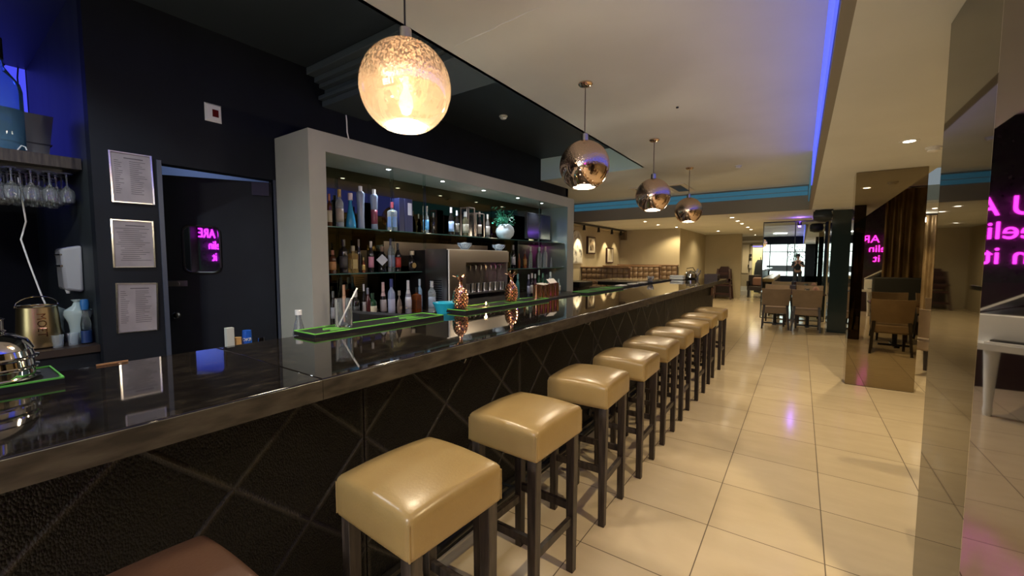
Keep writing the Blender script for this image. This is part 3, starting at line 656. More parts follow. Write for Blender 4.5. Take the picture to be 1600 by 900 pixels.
# ------------------------------------------------------------ ceiling fittings
def detector(x, y, z, label):
    t = thing('smoke_detector', label, 'detector', (x, y, z))
    MB().lathe([(0, 0), (0.055, 0), (0.056, -0.014), (0.04, -0.016), (0.044, -0.034), (0.03, -0.044), (0, -0.046)], n=20).build('housing', 'white', t)
detector(-0.89, 7.65, ZC, 'white round smoke detector on the raised ceiling left of the blue strip')
detector(-3.34, 4.59, ZB, 'white smoke detector on the black ceiling above the bar back')
detector(0.94, 5.29, ZS, 'white detector on the lower ceiling behind the nearest pillar')
t = thing('ceiling_sprinkler', 'tiny dark sprinkler dot on the raised ceiling', 'sprinkler', (-1.07, 4.41, ZC))
MB().lathe([(0, 0), (0.014, 0), (0.012, -0.012), (0, -0.014)], n=10).build('head', 'blackmetal', t)
t = thing('ceiling_vent', 'square white air vent in the raised ceiling behind the pendants', 'vent', (-2.5, 9.25, ZC))
MB().box(-0.55, 0.55, -0.55, 0.55, -0.018, 0).build('frame', mat('vent_white', (0.66, 0.62, 0.55), 0.5), t)
for x0 in (-0.46, 0.24): MB().box(x0, x0+0.22, -0.4, 0.4, -0.022, -0.016).build('slot', 'blackmetal', t)
for k in range(3): MB().box(-0.20+0.14*k, -0.14+0.14*k, -0.4, 0.4, -0.026, -0.016).build('louvre', 'white', t)
p0, p1 = (-2.09, 2.28), (-1.34, 2.23)
tag(MB().tube([(p0[0]+(p1[0]-p0[0])*k/10, p0[1]+(p1[1]-p0[1])*k/10+random.uniform(-.008, .008), ZC) for k in range(11)], [0.003, .005, .004, .007, .005, .005, .004, .006, .005, .004, .002], 6).build('trim_ceiling_crack', 'ceil'), 'raised plaster crack line on the ceiling', 'trim', kind='structure')
tag(MB().tube([(-3.62, 2.45, 2.62), (-3.62, 2.43, 2.70), (-3.63, 2.435, 2.80), (-3.63, 2.43, 2.86)], 0.006).build('cable_end', 'white'), 'white cable end standing up on top of the bar back', 'cable')

# ------------------------------------------------------------ back bar unit
XF, XK = -3.55, -4.13
YL, YR, Z1, ZO = 2.0, 7.14, 2.62, 2.45
t = thing('back_bar_unit', 'tall grey painted bar back unit framing the mirrored bottle shelves', 'bar back', (0, 0, 0))
MB().box(XK, XF, YL, YL+0.16, 0, ZO).build('side_panel', 'greypaint', t)
MB().box(XK, XF, 6.89, YR, 0, ZO).build('side_panel', 'greypaint', t)
MB().box(XK, XF, YL, YR, ZO, Z1).build('top_panel', 'greypaint', t)
MB().box(XK+0.005, XK+0.03, YL+0.16, 6.89, 0.89, ZO-0.001).build('back_mirror', 'dark_mirror', t)
MB().box(XK+0.03, XF-0.002, 6.876, 6.889, 0.9, ZO-0.002).build('side_mirror', mat('pale_blue_mirror', (0.42, 0.55, 0.55), 0.12, metal=0.6), t)
MB().box(XK+0.03, XK+0.04, 3.2, 5.2, 1.40, 1.70).build('back_panel', mat('bronze_back_panel', (0.10, 0.075, 0.055), 0.25, metal=0.5), t)
t = thing('back_bar_counter', 'dark low counter inside the grey bar back frame carrying the bottom row of bottles', 'counter', (0, 0, 0))
MB().box(XK+0.03, -3.28, YL+0.165, 6.875, 0.86, 0.90).build('worktop', 'darkpanel', t)
MB().box(XK+0.03, -3.34, YL+0.165, 6.875, 0, 0.86).build('cupboard', 'black_wall', t)
for a_, b_, z_, lb in ((YL+0.165, 6.875, 1.782, 'long top glass shelf across the bar back'), (YL+0.165, 3.35, 1.337, 'lower glass shelf left of the drinks dispenser'), (4.60, 6.875, 1.337, 'lower glass shelf right of the drinks dispenser')):
    t = thing('glass_shelf', lb, 'shelf', (0, 0, z_))
    MB().box(XK+0.03, XF-0.05, a_, b_, 0, 0.010).build('glass_sheet', 'shelfglass', t)
    for y_ in (a_+0.3, b_-0.3): MB().box(XK+0.03, XK+0.06, y_-0.01, y_+0.01, -0.012, 0).build('bracket', 'steel', t)
for y in (2.93, 3.39, 5.97):
    o = MB().box(-3.598, -3.590, y-0.02, y+0.02, 0.9, ZO).build('glass_upright', 'thin'); tag(o, {2.93: 'first', 3.39: 'second', 5.97: 'third'}[y]+' thin glass upright in front of the bottle shelves counted from the left', 'glass upright')
for i, (x, y) in enumerate(((-3.68, 2.96), (-3.68, 3.78), (-3.68, 4.59), (-3.68, 5.44), (-3.68, 6.17))):
    downlight(x, y, ZO, ['first', 'second', 'third', 'fourth', 'fifth'][i]+' small cool spotlight over the bottle shelves counted from the left', 'shelf spotlights in the bar back', 16, COOL, 120, 'lampcool', 0.032, 'steel')

def yat(X0, px, z):          # depth along the shelf
    lo, hi = 0.1, 12.0
    for _ in range(40):
        m_ = (lo+hi)/2
        if prj((X0, m_, z))[0] < px: lo = m_
        else: hi = m_
    return lo
BP = {
 'spirit': [(0, 0), (.95, 0), (1, .02), (1, .62), (.9, .68), (.42, .76), (.36, .80), (.36, .93), (0, .93)],
 'wine':   [(0, 0), (.95, 0), (1, .02), (1, .55), (.85, .64), (.45, .74), (.38, .80), (.38, .93), (0, .93)],
 'tear':   [(0, 0), (.9, 0), (1, .04), (.98, .14), (.75, .38), (.45, .60), (.34, .72), (.34, .93), (0, .93)],
 'tall':   [(0, 0), (.82, 0), (.85, .02), (.80, .3), (.86, .55), (1.0, .80), (.98, .84), (.70, .875), (.36, .885), (.36, .93), (0, .93)],
 'slim':   [(0, 0), (.95, 0), (1, .02), (1, .50), (.8, .60), (.42, .68), (.40, .93), (0, .93)],
 'round':  [(0, 0), (.62, 0), (.9, .10), (1, .28), (.96, .45), (.7, .60), (.35, .68), (.28, .74), (.28, .93), (0, .93)],
 'champ':  [(0, 0), (.95, 0), (1, .02), (1, .40), (.85, .52), (.5, .68), (.38, .80), (.36, .93), (0, .93)],
 'square': [(0, 0), (.98, 0), (1, .01), (1, .66), (.95, .70), (.40, .75), (.36, .78), (.36, .93), (0, .93)],
}
def bottle(px, top, wpx, shelf, shape, bodym, capc, labelc, label, X0=None, group=None, lz=(.15, .5)):
    z0 = {1: 1.792, 2: 1.347, 3: 0.90}[shelf]
    X0 = X0 or {1: -3.74, 2: -3.74, 3: -3.48}[shelf]
    y = yat(X0, px, z0+0.1)
    d = np.array((X0, y, z0)); w = (d-np.array([0, 0, H]))@fw
    h = None
    lo, hi = 0.05, 0.75
    for _ in range(30):
        m_ = (lo+hi)/2
        if prj((X0, y, z0+m_))[1] > top: lo = m_
        else: hi = m_
    h = lo
    r = max(0.016, wpx/2*w/F/1.18)
    t = thing('bottle', label, 'bottle', (X0, y, z0), 0, group)
    n = 4 if shape == 'square' else 16
    mb = MB().lathe([(a*r*(1.25 if n == 4 and a > .5 else 1), b*h) for a, b in BP[shape]], n=n, sx=(0.6 if shape == 'round' else 1))
    if n == 4: mb.move(Matrix.Rotation(PI/4, 4, 'Z'))
    mb.build('body', bodym, t)
    if capc: MB().lathe([(.46*r, .80*h), (.46*r, h), (0, h)] if shape != 'champ' else [(.7*r, .60*h), (.46*r, .72*h), (.42*r, h), (0, h)], n=12).build('cap', basic(capc, 0.3), t)
    if labelc:
        k = 1.03
        if shape == 'round': 
            MB().lathe([(0, 0), (0.55*r, 0), (0.55*r, 0.004), (0, 0.004)], (r*0.58, 0, h*0.28), 16, axis='X').build('paper_label', basic(labelc, 0.4), t)
        elif shape == 'square':
            q = r*0.9; MB().box(q*.95, q*1.02, -q*.75, q*.75, lz[0]*h, lz[1]*h).box(-q*.75, q*.75, -q*1.02, -q*.95, lz[0]*h, lz[1]*h).build('paper_label', basic(labelc, 0.4), t)
        else:
            lm = MB(); prf = [(a*r*k, b*h) for a, b in BP[shape]]
            def rad(zz):
                for (ra, za), (rb, zb) in zip(prf, prf[1:]):
                    if zb > za and za <= zz <= zb: return ra+(rb-ra)*(zz-za)/(zb-za)
                return prf[2][0]
            rows = []
            for j in range(4):
                zz = h*(lz[0]+(lz[1]-lz[0])*j/3); rr = rad(zz)+0.0008
                rows.append([lm.bm.verts.new((rr*math.cos(a), rr*math.sin(a), zz)) for a in [-1.9+2.5*i/10 for i in range(11)]])
            for A, B in zip(rows, rows[1:]):
                for i in range(10): lm.bm.faces.new((A[i], A[i+1], B[i+1], B[i]))
            o = lm.build('paper_label', basic(labelc, 0.4), t)
            s_ = o.modifiers.new('thickness', 'SOLIDIFY'); s_.thickness = 0.0008
    return t
CLR = tint((0.75, 0.82, 0.86)); DK = basic((0.012, 0.010, 0.009)); BRN = basic((0.07, 0.022, 0.008)); GRN = basic((0.012, 0.05, 0.02))
GOLD = tint((0.75, 0.55, 0.22)); BLU = basic((0.02, 0.19, 0.36), 0.2)
FRO = basic((0.17, 0.21, 0.30), 0.22); GLS = tint((0.6, 0.75, 0.7)); AMB = basic((0.16, 0.045, 0.012))
wh, cr_, blk, red = (0.6, 0.6, 0.62), (0.45, 0.38, 0.28), (0.01, 0.01, 0.01), (0.35, 0.03, 0.03)
T1, T2, T3 = ' on the top shelf', ' on the middle shelf', ' on the lower counter'
B = [
 (515, 303, 9, 1, 'spirit', BRN, (0.30, 0.10, 0.04), cr_, 'bottle with orange cap at the left end of the top shelf'),
 (531, 296, 14, 1, 'spirit', CLR, (0.45, 0.30, 0.08), (0.35, 0.30, 0.25), 'clear bottle with yellow cap and long cream label'+T1),
 (548, 302, 18, 1, 'tear', BLU, (0.55, 0.45, 0.47), None, 'blue teardrop bottle with white and red neck'+T1),
 (564, 291, 15, 1, 'tall', FRO, (0.6, 0.6, 0.62), None, 'tall frosted blue grey sculpted bottle beside the blue teardrop bottle'),
 (585, 296, 14, 1, 'tall', FRO, (0.6, 0.6, 0.62), (0.18, 0.03, 0.05), 'tall frosted sculpted bottle with dark red lower part'+T1),
 (613, 316, 14, 1, 'square', CLR, (0.40, 0.06, 0.08), (0.20, 0.32, 0.62), 'square clear bottle with red cap and blue label'+T1),
 (667, 322, 7, 1, 'slim', CLR, (0.3, 0.25, 0.2), (0.12, 0.42, 0.75), 'slim bottle with bright blue label right of the navy box'),
 (677, 333, 6, 1, 'wine', DK, (0.2, 0.18, 0.16), None, 'small dark bottle between two blue labelled bottles'+T1),
 (705, 324, 10, 1, 'wine', DK, (0.5, 0.45, 0.45), (0.35, 0.48, 0.75), 'dark bottle with square pale blue label'+T1),
 (714, 329, 8, 1, 'wine', DK, (0.65, 0.68, 0.75), (0.2, 0.18, 0.14), 'black bottle with silver white cap'+T1),
 (727, 331, 12, 1, 'spirit', basic((0.10, 0.09, 0.05)), (0.6, 0.62, 0.6), (0.33, 0.30, 0.22), 'greenish bottle with white cap and cream label'+T1),
 (749, 331, 8, 1, 'wine', DK, (0.2, 0.15, 0.12), (0.40, 0.33, 0.26), 'dark bottle with cream label inside the glass cases'+T1),
 (762, 335, 8, 1, 'wine', basic((0.10, 0.09, 0.08)), (0.35, 0.32, 0.28), (0.42, 0.38, 0.33), 'slim bottle with long cream label just left of the plant'),
 (520, 391, 12, 2, 'spirit', BRN, (0.35, 0.15, 0.10), (0.50, 0.27, 0.12), 'brown bottle with orange cream label at the left end of the middle shelf'),
 (537, 374, 15, 2, 'spirit', DK, blk, (0.06, 0.06, 0.06), 'wide black bottle with dark grey label'+T2),
 (552, 384, 14, 2, 'square', GOLD, (0.25, 0.22, 0.15), (0.40, 0.32, 0.14), 'ornate golden clear bottle'+T2),
 (561, 374, 8, 2, 'wine', DK, (0.12, 0.1, 0.08), None, 'dark bottle behind the ornate golden bottle'),
 (568, 402, 6, 2, 'slim', AMB, (0.4, 0.3, 0.1), (0.55, 0.40, 0.12), 'small gold labelled bottle'+T2),
 (580, 377, 10, 2, 'wine', DK, (0.55, 0.5, 0.48), (0.50, 0.22, 0.30), 'dark bottle with white and pink label'+T2),
 (597, 385, 14, 2, 'spirit', DK, (0.15, 0.08, 0.05), None, 'dark bottle with diamond shaped white label'+T2),
 (611, 373, 11, 2, 'spirit', CLR, (0.03, 0.03, 0.07), (0.40, 0.46, 0.62), 'clear bottle with dark cap and pale blue label'+T2),
 (622, 380, 11, 2, 'wine', DK, blk, (0.42, 0.04, 0.03), 'dark bottle with red label'+T2),
 (644, 392, 18, 2, 'round', DK, (0.55, 0.47, 0.35), (0.42, 0.30, 0.12), 'round dark flask with oval gold label'+T2),
 (802, 383, 8, 2, 'wine', DK, (0.25, 0.24, 0.22), (0.45, 0.45, 0.48), 'dark bottle with white label just right of the dispenser'),
 (811, 394, 5, 2, 'slim', AMB, None, None, 'small amber bottle right of the dispenser'+T2),
 (820, 391, 7, 2, 'slim', AMB, (0.1, 0.08, 0.05), (0.35, 0.18, 0.05), 'amber bottle with orange label'+T2),
 (829, 386, 7, 2, 'spirit', GLS, (0.55, 0.55, 0.5), None, 'clear greenish bottle with white cap'+T2),
 (843, 386, 8, 2, 'spirit', CLR, (0.6, 0.6, 0.58), None, 'first of two clear bottles with white caps near the right end of the middle shelf'),
 (852, 385, 8, 2, 'spirit', CLR, (0.45, 0.4, 0.35), None, 'second of two clear bottles near the right end of the middle shelf'),
 (861, 401, 4, 2, 'slim', CLR, None, None, 'very thin small clear bottle'+T2),
 (874, 389, 9, 2, 'square', CLR, blk, (0.4, 0.42, 0.42), 'short square clear bottle with black cap at the right end'+T2),
 (521, 455, 9, 3, 'wine', DK, (0.1, 0.1, 0.1), (0.2, 0.2, 0.22), 'dark bottle at the left end of the lower counter'),
 (538, 445, 11, 3, 'champ', basic((0.22, 0.15, 0.11)), (0.45, 0.25, 0.15), None, 'rosy bottle with copper cap behind the tall clear glass'),
 (556, 455, 14, 3, 'spirit', DK, (0.35, 0.33, 0.3), (0.03, 0.03, 0.03), 'wide black bottle right of the tall clear glass'),
 (569, 444, 7, 3, 'wine', DK, (0.55, 0.52, 0.52), (0.3, 0.28, 0.27), 'slim bottle with white capsule'+T3),
 (575, 450, 10, 3, 'wine', basic((0.06, 0.015, 0.015)), (0.2, 0.2, 0.25), None, 'dark red bottle behind the green bottle'+T3),
 (582, 458, 16, 3, 'spirit', GRN, (0.02, 0.05, 0.03), (0.55, 0.50, 0.35), 'green bottle with cream label'+T3),
 (599, 441, 12, 3, 'champ', DK, (0.50, 0.33, 0.33), (0.28, 0.24, 0.25), 'sparkling wine bottle with pink foil neck'),
 (612, 436, 13, 3, 'spirit', basic((0.20, 0.24, 0.36), 0.15), (0.03, 0.04, 0.16), (0.32, 0.33, 0.45), 'pale blue clear bottle with navy cap'+T3, -3.30),
 (624, 454, 11, 3, 'round', basic((0.16, 0.12, 0.10)), (0.3, 0.25, 0.2), (0.3, 0.22, 0.16), 'short stout bottle with pinkish label'+T3),
 (638, 438, 12, 3, 'champ', basic((0.30, 0.30, 0.36)), (0.62, 0.6, 0.62), (0.62, 0.6, 0.65), 'white wrapped bottle with white neck'+T3),
 (651, 449, 14, 3, 'square', AMB, blk, (0.10, 0.03, 0.01), 'amber whisky bottle with slanted dark label'+T3),
 (656, 436, 9, 3, 'spirit', basic((0.22, 0.36, 0.52)), (0.5, 0.58, 0.65), (0.36, 0.50, 0.68), 'pale blue bottle behind the amber whisky bottle'),
 (675, 439, 14, 3, 'spirit', CLR, (0.5, 0.52, 0.55), (0.32, 0.38, 0.48), 'clear bottle with silver cap left of the dispenser', -3.33),
 (809, 428, 7, 3, 'wine', basic((0.03, 0.13, 0.12)), (0.15, 0.3, 0.28), None, 'teal bottle behind the right copper pineapple'),
 (826, 429, 7, 3, 'wine', basic((0.03, 0.03, 0.05)), (0.5, 0.5, 0.55), (0.2, 0.2, 0.25), 'first of three close dark bottles with white caps left of the copper cups'),
 (831, 427, 7, 3, 'wine', DK, (0.55, 0.5, 0.5), (0.5, 0.45, 0.35), 'middle of three close dark bottles with white caps left of the copper cups'),
 (836, 428, 7, 3, 'wine', basic((0.05, 0.02, 0.03)), (0.4, 0.42, 0.4), (0.3, 0.2, 0.25), 'third of three close dark bottles with white caps left of the copper cups'),
 (842, 422, 7, 3, 'wine', GRN, (0.28, 0.34, 0.28), (0.35, 0.38, 0.28), 'green bottle with pale label behind the copper cups'),
 (848, 427, 7, 3, 'wine', GRN, (0.1, 0.25, 0.15), None, 'green bottle with green cap behind the copper cups'),
 (853, 429, 6, 3, 'wine', GRN, blk, None, 'small dark green bottle behind the copper cups'),
 (860, 425, 9, 3, 'spirit', CLR, (0.45, 0.5, 0.45), (0.42, 0.45, 0.38), 'clear bottle with pale cap behind the right copper cup'),
 (873, 434, 7, 3, 'slim', GLS, None, (0.40, 0.37, 0.28), 'slim bottle with cream label right of the copper cups'),
]
for b_ in B:
    b = bottle(*b_[:9], *(b_[9:10] or (None,)))
    if 'diamond' in b_[8]:
        bb = b.children[0]; X0, y, z0 = b.location
        dmm = MB(); q = 0.062
        dmm.hexa([(0.052, 0, -q), (0.052, q*1.0, 0), (0.056, q*1.0, 0), (0.056, 0, -q)], [(0.052, -q*1.0, 0), (0.052, 0, q), (0.056, 0, q), (0.056, -q*1.0, 0)])
        dmm.move(Matrix.Translation((-0.004, -0.005, 0.13)) @ Matrix.Rotation(-0.5, 4, 'Z')).build('paper_label', basic((0.5, 0.52, 0.6), 0.4), b, smooth=False)
# boxed bottles on the top shelf
def giftbox(px0, px1, top, label, m, lab):
    y0, y1 = yat(-3.72, px0, 1.9), yat(-3.72, px1, 1.9)
    lo, hi = 0.1, 0.7
    for _ in range(30):
        q = (lo+hi)/2
        if prj((-3.72, y0, 1.792+q))[1] > top: lo = q
        else: hi = q
    t = thing('gift_box', label, 'box', (-3.78, (y0+y1)/2, 1.792)); w = (y1-y0)/2
    MB().box(-0.06, 0.06, -w, w, 0, lo).build('carton', m, t, bevel=0.003)
    if lab: MB().box(0.06, 0.062, -w*0.2, w*0.75, lo*0.52, lo*0.88).build('paper_label', basic((0.5, 0.5, 0.58), 0.5), t)
giftbox(624, 632, 309, 'dark blue narrow gift box left of the labelled navy box', basic((0.012, 0.016, 0.06), 0.4), False)
giftbox(632.5, 645, 310, 'navy blue gift box with small white label on the top shelf', 'navybox', True)
def case(px0, px1, top, label):
    y0, y1 = yat(-3.72, px0, 1.9), yat(-3.72, px1, 1.9); w = (y1-y0)/2
    lo, hi = 0.1, 0.7
    for _ in range(30):
        q = (lo+hi)/2
        if prj((-3.72, y0, 1.792+q))[1] > top: lo = q
        else: hi = q
    t = thing('display_case', label, 'display case', (-3.80, (y0+y1)/2, 1.792))
    m = MB()
    for sy in (-1, 1):
        for x in (-0.07, 0.07): m.box(x-0.006, x+0.006, sy*w-0.006, sy*w+0.006, 0, lo)
    m.box(-0.076, 0.076, -w, w, lo-0.012, lo).box(-0.076, 0.076, -w, w, 0, 0.012).build('frame', basic((0.30, 0.24, 0.20), 0.2, 0.6), t)
    MB().box(-0.07, -0.066, -w, w, 0.012, lo-0.012).build('back', 'screen', t)
case(733, 742, 323, 'narrow open framed display case on the top shelf')
case(744, 757, 332, 'wider framed display case around a cream labelled bottle')
t = thing('television', 'small black television at the right end of the top shelf', 'television', (-3.86, 6.36, 1.792))
MB().box(-0.03, 0.02, -0.40, 0.40, 0.05, 0.50).build('bezel', 'blackplast', t, bevel=0.005)
MB().box(0.02, 0.024, -0.385, 0.385, 0.065, 0.485).build('screen', 'screen', t)
MB().box(-0.05, 0.07, -0.15, 0.15, 0, 0.012).box(-0.015, 0.005, -0.03, 0.03, 0.01, 0.06).build('stand', 'blackplast', t)

# plant in a white vase
t = thing('potted_plant', 'leafy green plant in a round white vase on the top shelf', 'plant', (-3.65, 5.06, 1.792))
MB().lathe([(0, 0), (0.075, 0), (0.125, 0.05), (0.14, 0.11), (0.125, 0.17), (0.08, 0.215), (0.06, 0.22), (0.06, 0.21), (0.09, 0.17), (0, 0.16)], n=24).build('vase', mat('pale_blue_ceramic', (0.55, 0.66, 0.70), 0.3), t)
st = MB(); lf = MB(); rl = random.Random(3)
for k in range(26):
    a = rl.uniform(0, 2*PI); ll = rl.uniform(0.08, 0.24); lean = rl.uniform(-0.10, 0.15)
    tip = Vector((0.09*math.cos(a), 0.15*math.sin(a)+lean*0.5, 0.2+ll)); st.tube([(0, 0, 0.15), tuple(tip*0.6+Vector((0, 0, 0.08))), tuple(tip)], 0.003, 5)
    for j in range(5):
        c = tip*rl.uniform(0.7, 1.05)+Vector((rl.uniform(-.05, .05), rl.uniform(-.05, .05), rl.uniform(-.05, .03)))
        d = Vector((rl.uniform(-1, 1), rl.uniform(-1, 1), rl.uniform(-.7, .5))).normalized(); s_ = d.cross(Vector((0, 0, 1))).normalized(); le = rl.uniform(0.035, 0.055)
        nn = s_.cross(d)*0.002
        pts = [c-d*le/2, c+s_*le*.32, c+d*le/2, c-s_*le*.32]
        lf.hexa([p-nn for p in pts], [p+nn for p in pts])
st.build('stem', 'leaf', t); o = lf.build('leaves', 'leaf', t, smooth=False)

# crystal ornaments on top of the dispenser
for px, lb in ((726, 'cut glass bowl on top of the dispenser under the cream labelled bottles'), (779, 'cut glass bowl on the right end of the dispenser top')):
    y = yat(-3.33, px, 1.62)
    t = thing('crystal_bowl', lb, 'bowl', (-3.33, y, 1.601))
    MB().lathe([(0, 0), (0.04, 0), (0.045, 0.01), (0.085, 0.05), (0.09, 0.08), (0.082, 0.08), (0.04, 0.02), (0, 0.015)], n=12).build('bowl', 'drink', t, smooth=False)
    MB().lathe([(0, 0.03), (0.03, 0.035), (0.045, 0.06), (0.03, 0.085), (0, 0.09)], n=10).build('candle', 'offwhite', t)

# ------------------------------------------------------------ wine dispenser
t = thing('wine_dispenser', 'wide brushed steel drinks dispenser with a row of taps and cups', 'dispenser', (-3.2, 3.36, 0.90))
Wd = 1.16
MB().box(-0.62, -0.36, 0, Wd, 0, 0.69).build('rear_housing', 'blackmetal', t)
MB().box(-0.36, -0.02, 0, Wd, 0.69, 0.70).build('top', 'steel', t)
MB().box(-0.36, 0.0, 0, 0.012, 0, 0.69).build('side_panel', 'steel', t)
MB().box(-0.30, -0.02, Wd-0.012, Wd, 0, 0.69).build('side_panel', 'steel', t)
MB().box(-0.02, 0.0, 0.0, 0.30, 0.06, 0.69).box(-0.02, 0.0, 0.30, Wd, 0.55, 0.69).build('front_panel', mat('bronzed_steel', (0.33, 0.29, 0.25), 0.28, metal=1.0), t)
MB().box(0.0, 0.004, 0.0, 0.02, 0.05, 0.69).build('edge_strip', 'white', t)
MB().box(-0.20, -0.19, 0.30, Wd-0.02, 0.19, 0.55).build('recess_back', mat('dark_steel', (0.16, 0.14, 0.13), 0.3, metal=1.0), t)
MB().box(-0.02, 0.05, 0.02, Wd, 0.0, 0.12).build('drip_tray', 'steel', t)
MB().box(-0.19, 0.0, 0.30, Wd, 0.17, 0.19).build('cup_ledge', 'steel', t)
vm = MB()
for k in range(9): vm.box(-0.30, -0.10, -0.002, 0.001, 0.14+0.025*k, 0.150+0.025*k)
vm.build('vent_slots', 'blackmetal', t)
for k in range(8):
    y = 0.36+0.102*k
    tp = MB().lathe([(0.013, 0), (0.013, -0.05), (0.006, -0.055), (0.006, -0.07), (0, -0.07)], (-0.08, y, 0.52), 10).box(-0.085, -0.02, y-0.006, y+0.006, 0.51, 0.522).build('tap', 'polished', t)
for i in range(7):
    y = 0.40+0.115*i
    c = MB().lathe([(0, 0), (0.036, 0), (0.040, 0.10), (0.037, 0.10), (0.033, 0.006), (0, 0.006)], n=16).build('steel_cup', 'steel', loc=(-3.28, 3.36+y, 0.90+0.192))
    tag(c, 'steel cup standing on the dispenser ledge', 'cup', 'steel cups in the dispenser')
light('POINT', (-3.1, 3.9, 1.3), 0.0, WARM, name='unused') if False else None

# ------------------------------------------------------------ things on the bar
def barmat(y0, y1, x0, x1, z, label, prints, rz=0, m='green'):
    cx, cy = (x0+x1)/2, (y0+y1)/2; a, b = (x1-x0)/2, (y1-y0)/2
    t = thing('bar_mat', label, 'bar mat', (cx, cy, z), rz)
    MB().box(-a, a, -b, b, 0, 0.018).build('base', 'blackplast', t)
    e = 0.0045
    MB().box(-a, a, -b, -b+e, 0.018, 0.023).box(-a, a, b-e, b, 0.018, 0.023).box(-a, -a+e, -b+e, b-e, 0.018, 0.023).box(a-e, a, -b+e, b-e, 0.018, 0.023).build('rim', m, t)
    p = MB()
    for (u, s_) in prints:
        for k in range(5):
            p.box(-a*0.55+a*0.23*k, -a*0.55+a*0.23*k+a*0.07, u*b-s_*(0.03+0.010*(k % 3)), u*b+s_*(0.02+0.012*((k+1) % 3)), 0.018, 0.0195)
    if prints: p.build('print', m, t)
    return t
barmat(1.075, 1.95, -2.095, -1.90, BZ, 'long black rubber bar mat with bright green rim holding the tall glass', [(-0.62, 1.3), (0.55, 1.6)])
barmat(2.20, 3.38, -2.13, -1.93, BZ, 'black bar mat with green rim under the copper pineapples', [(-0.75, 1.0), (0.25, 2.0)])
barmat(4.25, 5.35, -2.12, -1.92, BZ, 'green printed bar mat near the middle of the bar', [(-0.6, 2), (0, 2), (0.6, 2)], m='dkgreen')
barmat(-0.75, 0.24, -2.06, -1.83, BZ, 'black bar mat with green rim under the stacked steel domes', [], m='dkgreen')
t = thing('service_tray', 'long dark rubber tray along the back edge toward the far end of the bar', 'tray', (-2.08, 6.8, BZ))
MB().box(-0.1, 0.08, -1.35, 1.35, 0, 0.02).build('base', 'blackplast', t)
for k, yy in enumerate((5.65, 6.15, 6.6)):
    o = MB().box(-0.05, 0.05, -0.10, 0.10, 0, 0.012).build('coaster', 'offwhite', loc=(-2.06, yy, BZ+0.02)); tag(o, ['nearest', 'middle', 'farthest'][k]+' of three pale coasters on the long dark tray', 'coaster')
t = thing('glass_dish', 'small glass dish on the long dark tray', 'dish', (-2.05, 7.0, BZ+0.02))
MB().lathe([(0, 0), (0.03, 0), (0.05, 0.04), (0.055, 0.09), (0.05, 0.09), (0.045, 0.045), (0, 0.01)], n=14).build('bowl', 'drink', t)
MB().lathe([(0, 0.012), (0.038, 0.03), (0.03, 0.07), (0, 0.09)], n=10).build('candle', 'pink', t)
# tall glass with straw
t = thing('tall_glass', 'tall clear glass on the green rimmed mat holding a white straw', 'glass', (-2.03, 1.315, BZ+0.019))
MB().lathe([(0, 0), (0.043, 0), (0.045, 0.004), (0.045, 0.150), (0.0435, 0.150), (0.0425, 0.010), (0, 0.010)], n=24).build('vessel', 'glass2', t)
o = MB().tube([(-2.04, 1.292, BZ+0.032), (-2.02, 1.395, BZ+0.222)], 0.0045, 10).build('drinking_straw', 'white'); tag(o, 'white straw leaning in the tall clear glass', 'straw')
t = thing('soda_bottle', 'small clear bottle with white cap at the left end of the green rimmed mat', 'bottle', (-2.32, 1.22, 0.90))
MB().lathe([(0, 0), (0.03, 0), (0.032, 0.01), (0.032, 0.16), (0.026, 0.20), (0.014, 0.25), (0.014, 0.275), (0, 0.275)], n=18).build('glass_body', 'drink', t)
MB().lathe([(0.018, 0.268), (0.018, 0.295), (0, 0.296)], n=14).build('cap', 'white', t)
# work shelf behind the bar that carries small bottles
t = thing('speed_rail', 'low work shelf along the staff side of the bar', 'shelf', (-2.05, 0, 0.86))
MB().box(-0.50, 0.09, 0.5, 8.5, 0.0, 0.04).build('shelf', 'darkpanel', t)
def small(px, top, r, name, label, parts):
    X0 = -2.28; y = yat(X0, px, 1.0); lo, hi = 0.05, 0.5
    for _ in range(30):
        q = (lo+hi)/2
        if prj((X0, y, 0.90+q))[1] > top: lo = q
        else: hi = q
    t = thing(name, label, 'bottle' if 'bottle' in name else name.split('_')[-1], (X0, y, 0.90)); h = lo
    parts(t, h, r)
def p1(t, h, r):
    MB().lathe([(0, 0), (r, 0), (r, h*0.45), (r*0.55, h*0.62), (0, h*0.62)], n=14).build('glass_body', 'glass', t)
    MB().box(-r*0.9, r*0.9, -r, r, h*0.60, h).build('tall_label', basic((0.42, 0.45, 0.42), 0.5), t)
small(360, 512, 0.016, 'bitters_bottle', 'small bottle with tall white label behind the bar edge', p1)
def p2(t, h, r):
    MB().lathe([(0, 0), (r*0.9, 0), (r*0.9, h), (0, h)], n=14).build('cork', basic((0.38, 0.22, 0.07), 0.7), t)
small(372.5, 527, 0.018, 'cork_stopper', 'tan cork between the white labelled and blue labelled bottles', p2)
def p3(t, h, r):
    MB().lathe([(0, 0), (r*1.2, 0), (r*1.1, h*0.55), (r*0.8, h*0.66), (0, h*0.66)], n=14).build('glass_body', 'glass', t)
    MB().lathe([(r*0.85, h*0.62), (r, h*0.64), (r*0.9, h), (0, h)], n=14).build('cap', basic((0.01, 0.08, 0.42), 0.35), t)
    me = text_mesh('OKII', 0.022, 0.0006)
    for v in me.vertices:
        x, y, z = v.co; a = -0.46+x/(r*0.97); v.co = ((r*0.99+z)*math.cos(a), (r*0.99+z)*math.sin(a), h*0.8+y)
    put_mesh('lettering', me, 'white', t)
small(387, 516, 0.022, 'energy_bottle', 'small bottle with blue lettered cap behind the bar edge', p3)
def p4(t, h, r):
    MB().lathe([(0, 0), (r, 0), (r, h*0.8), (r*0.8, h), (0, h)], n=12).build('glass_body', 'polished', t)
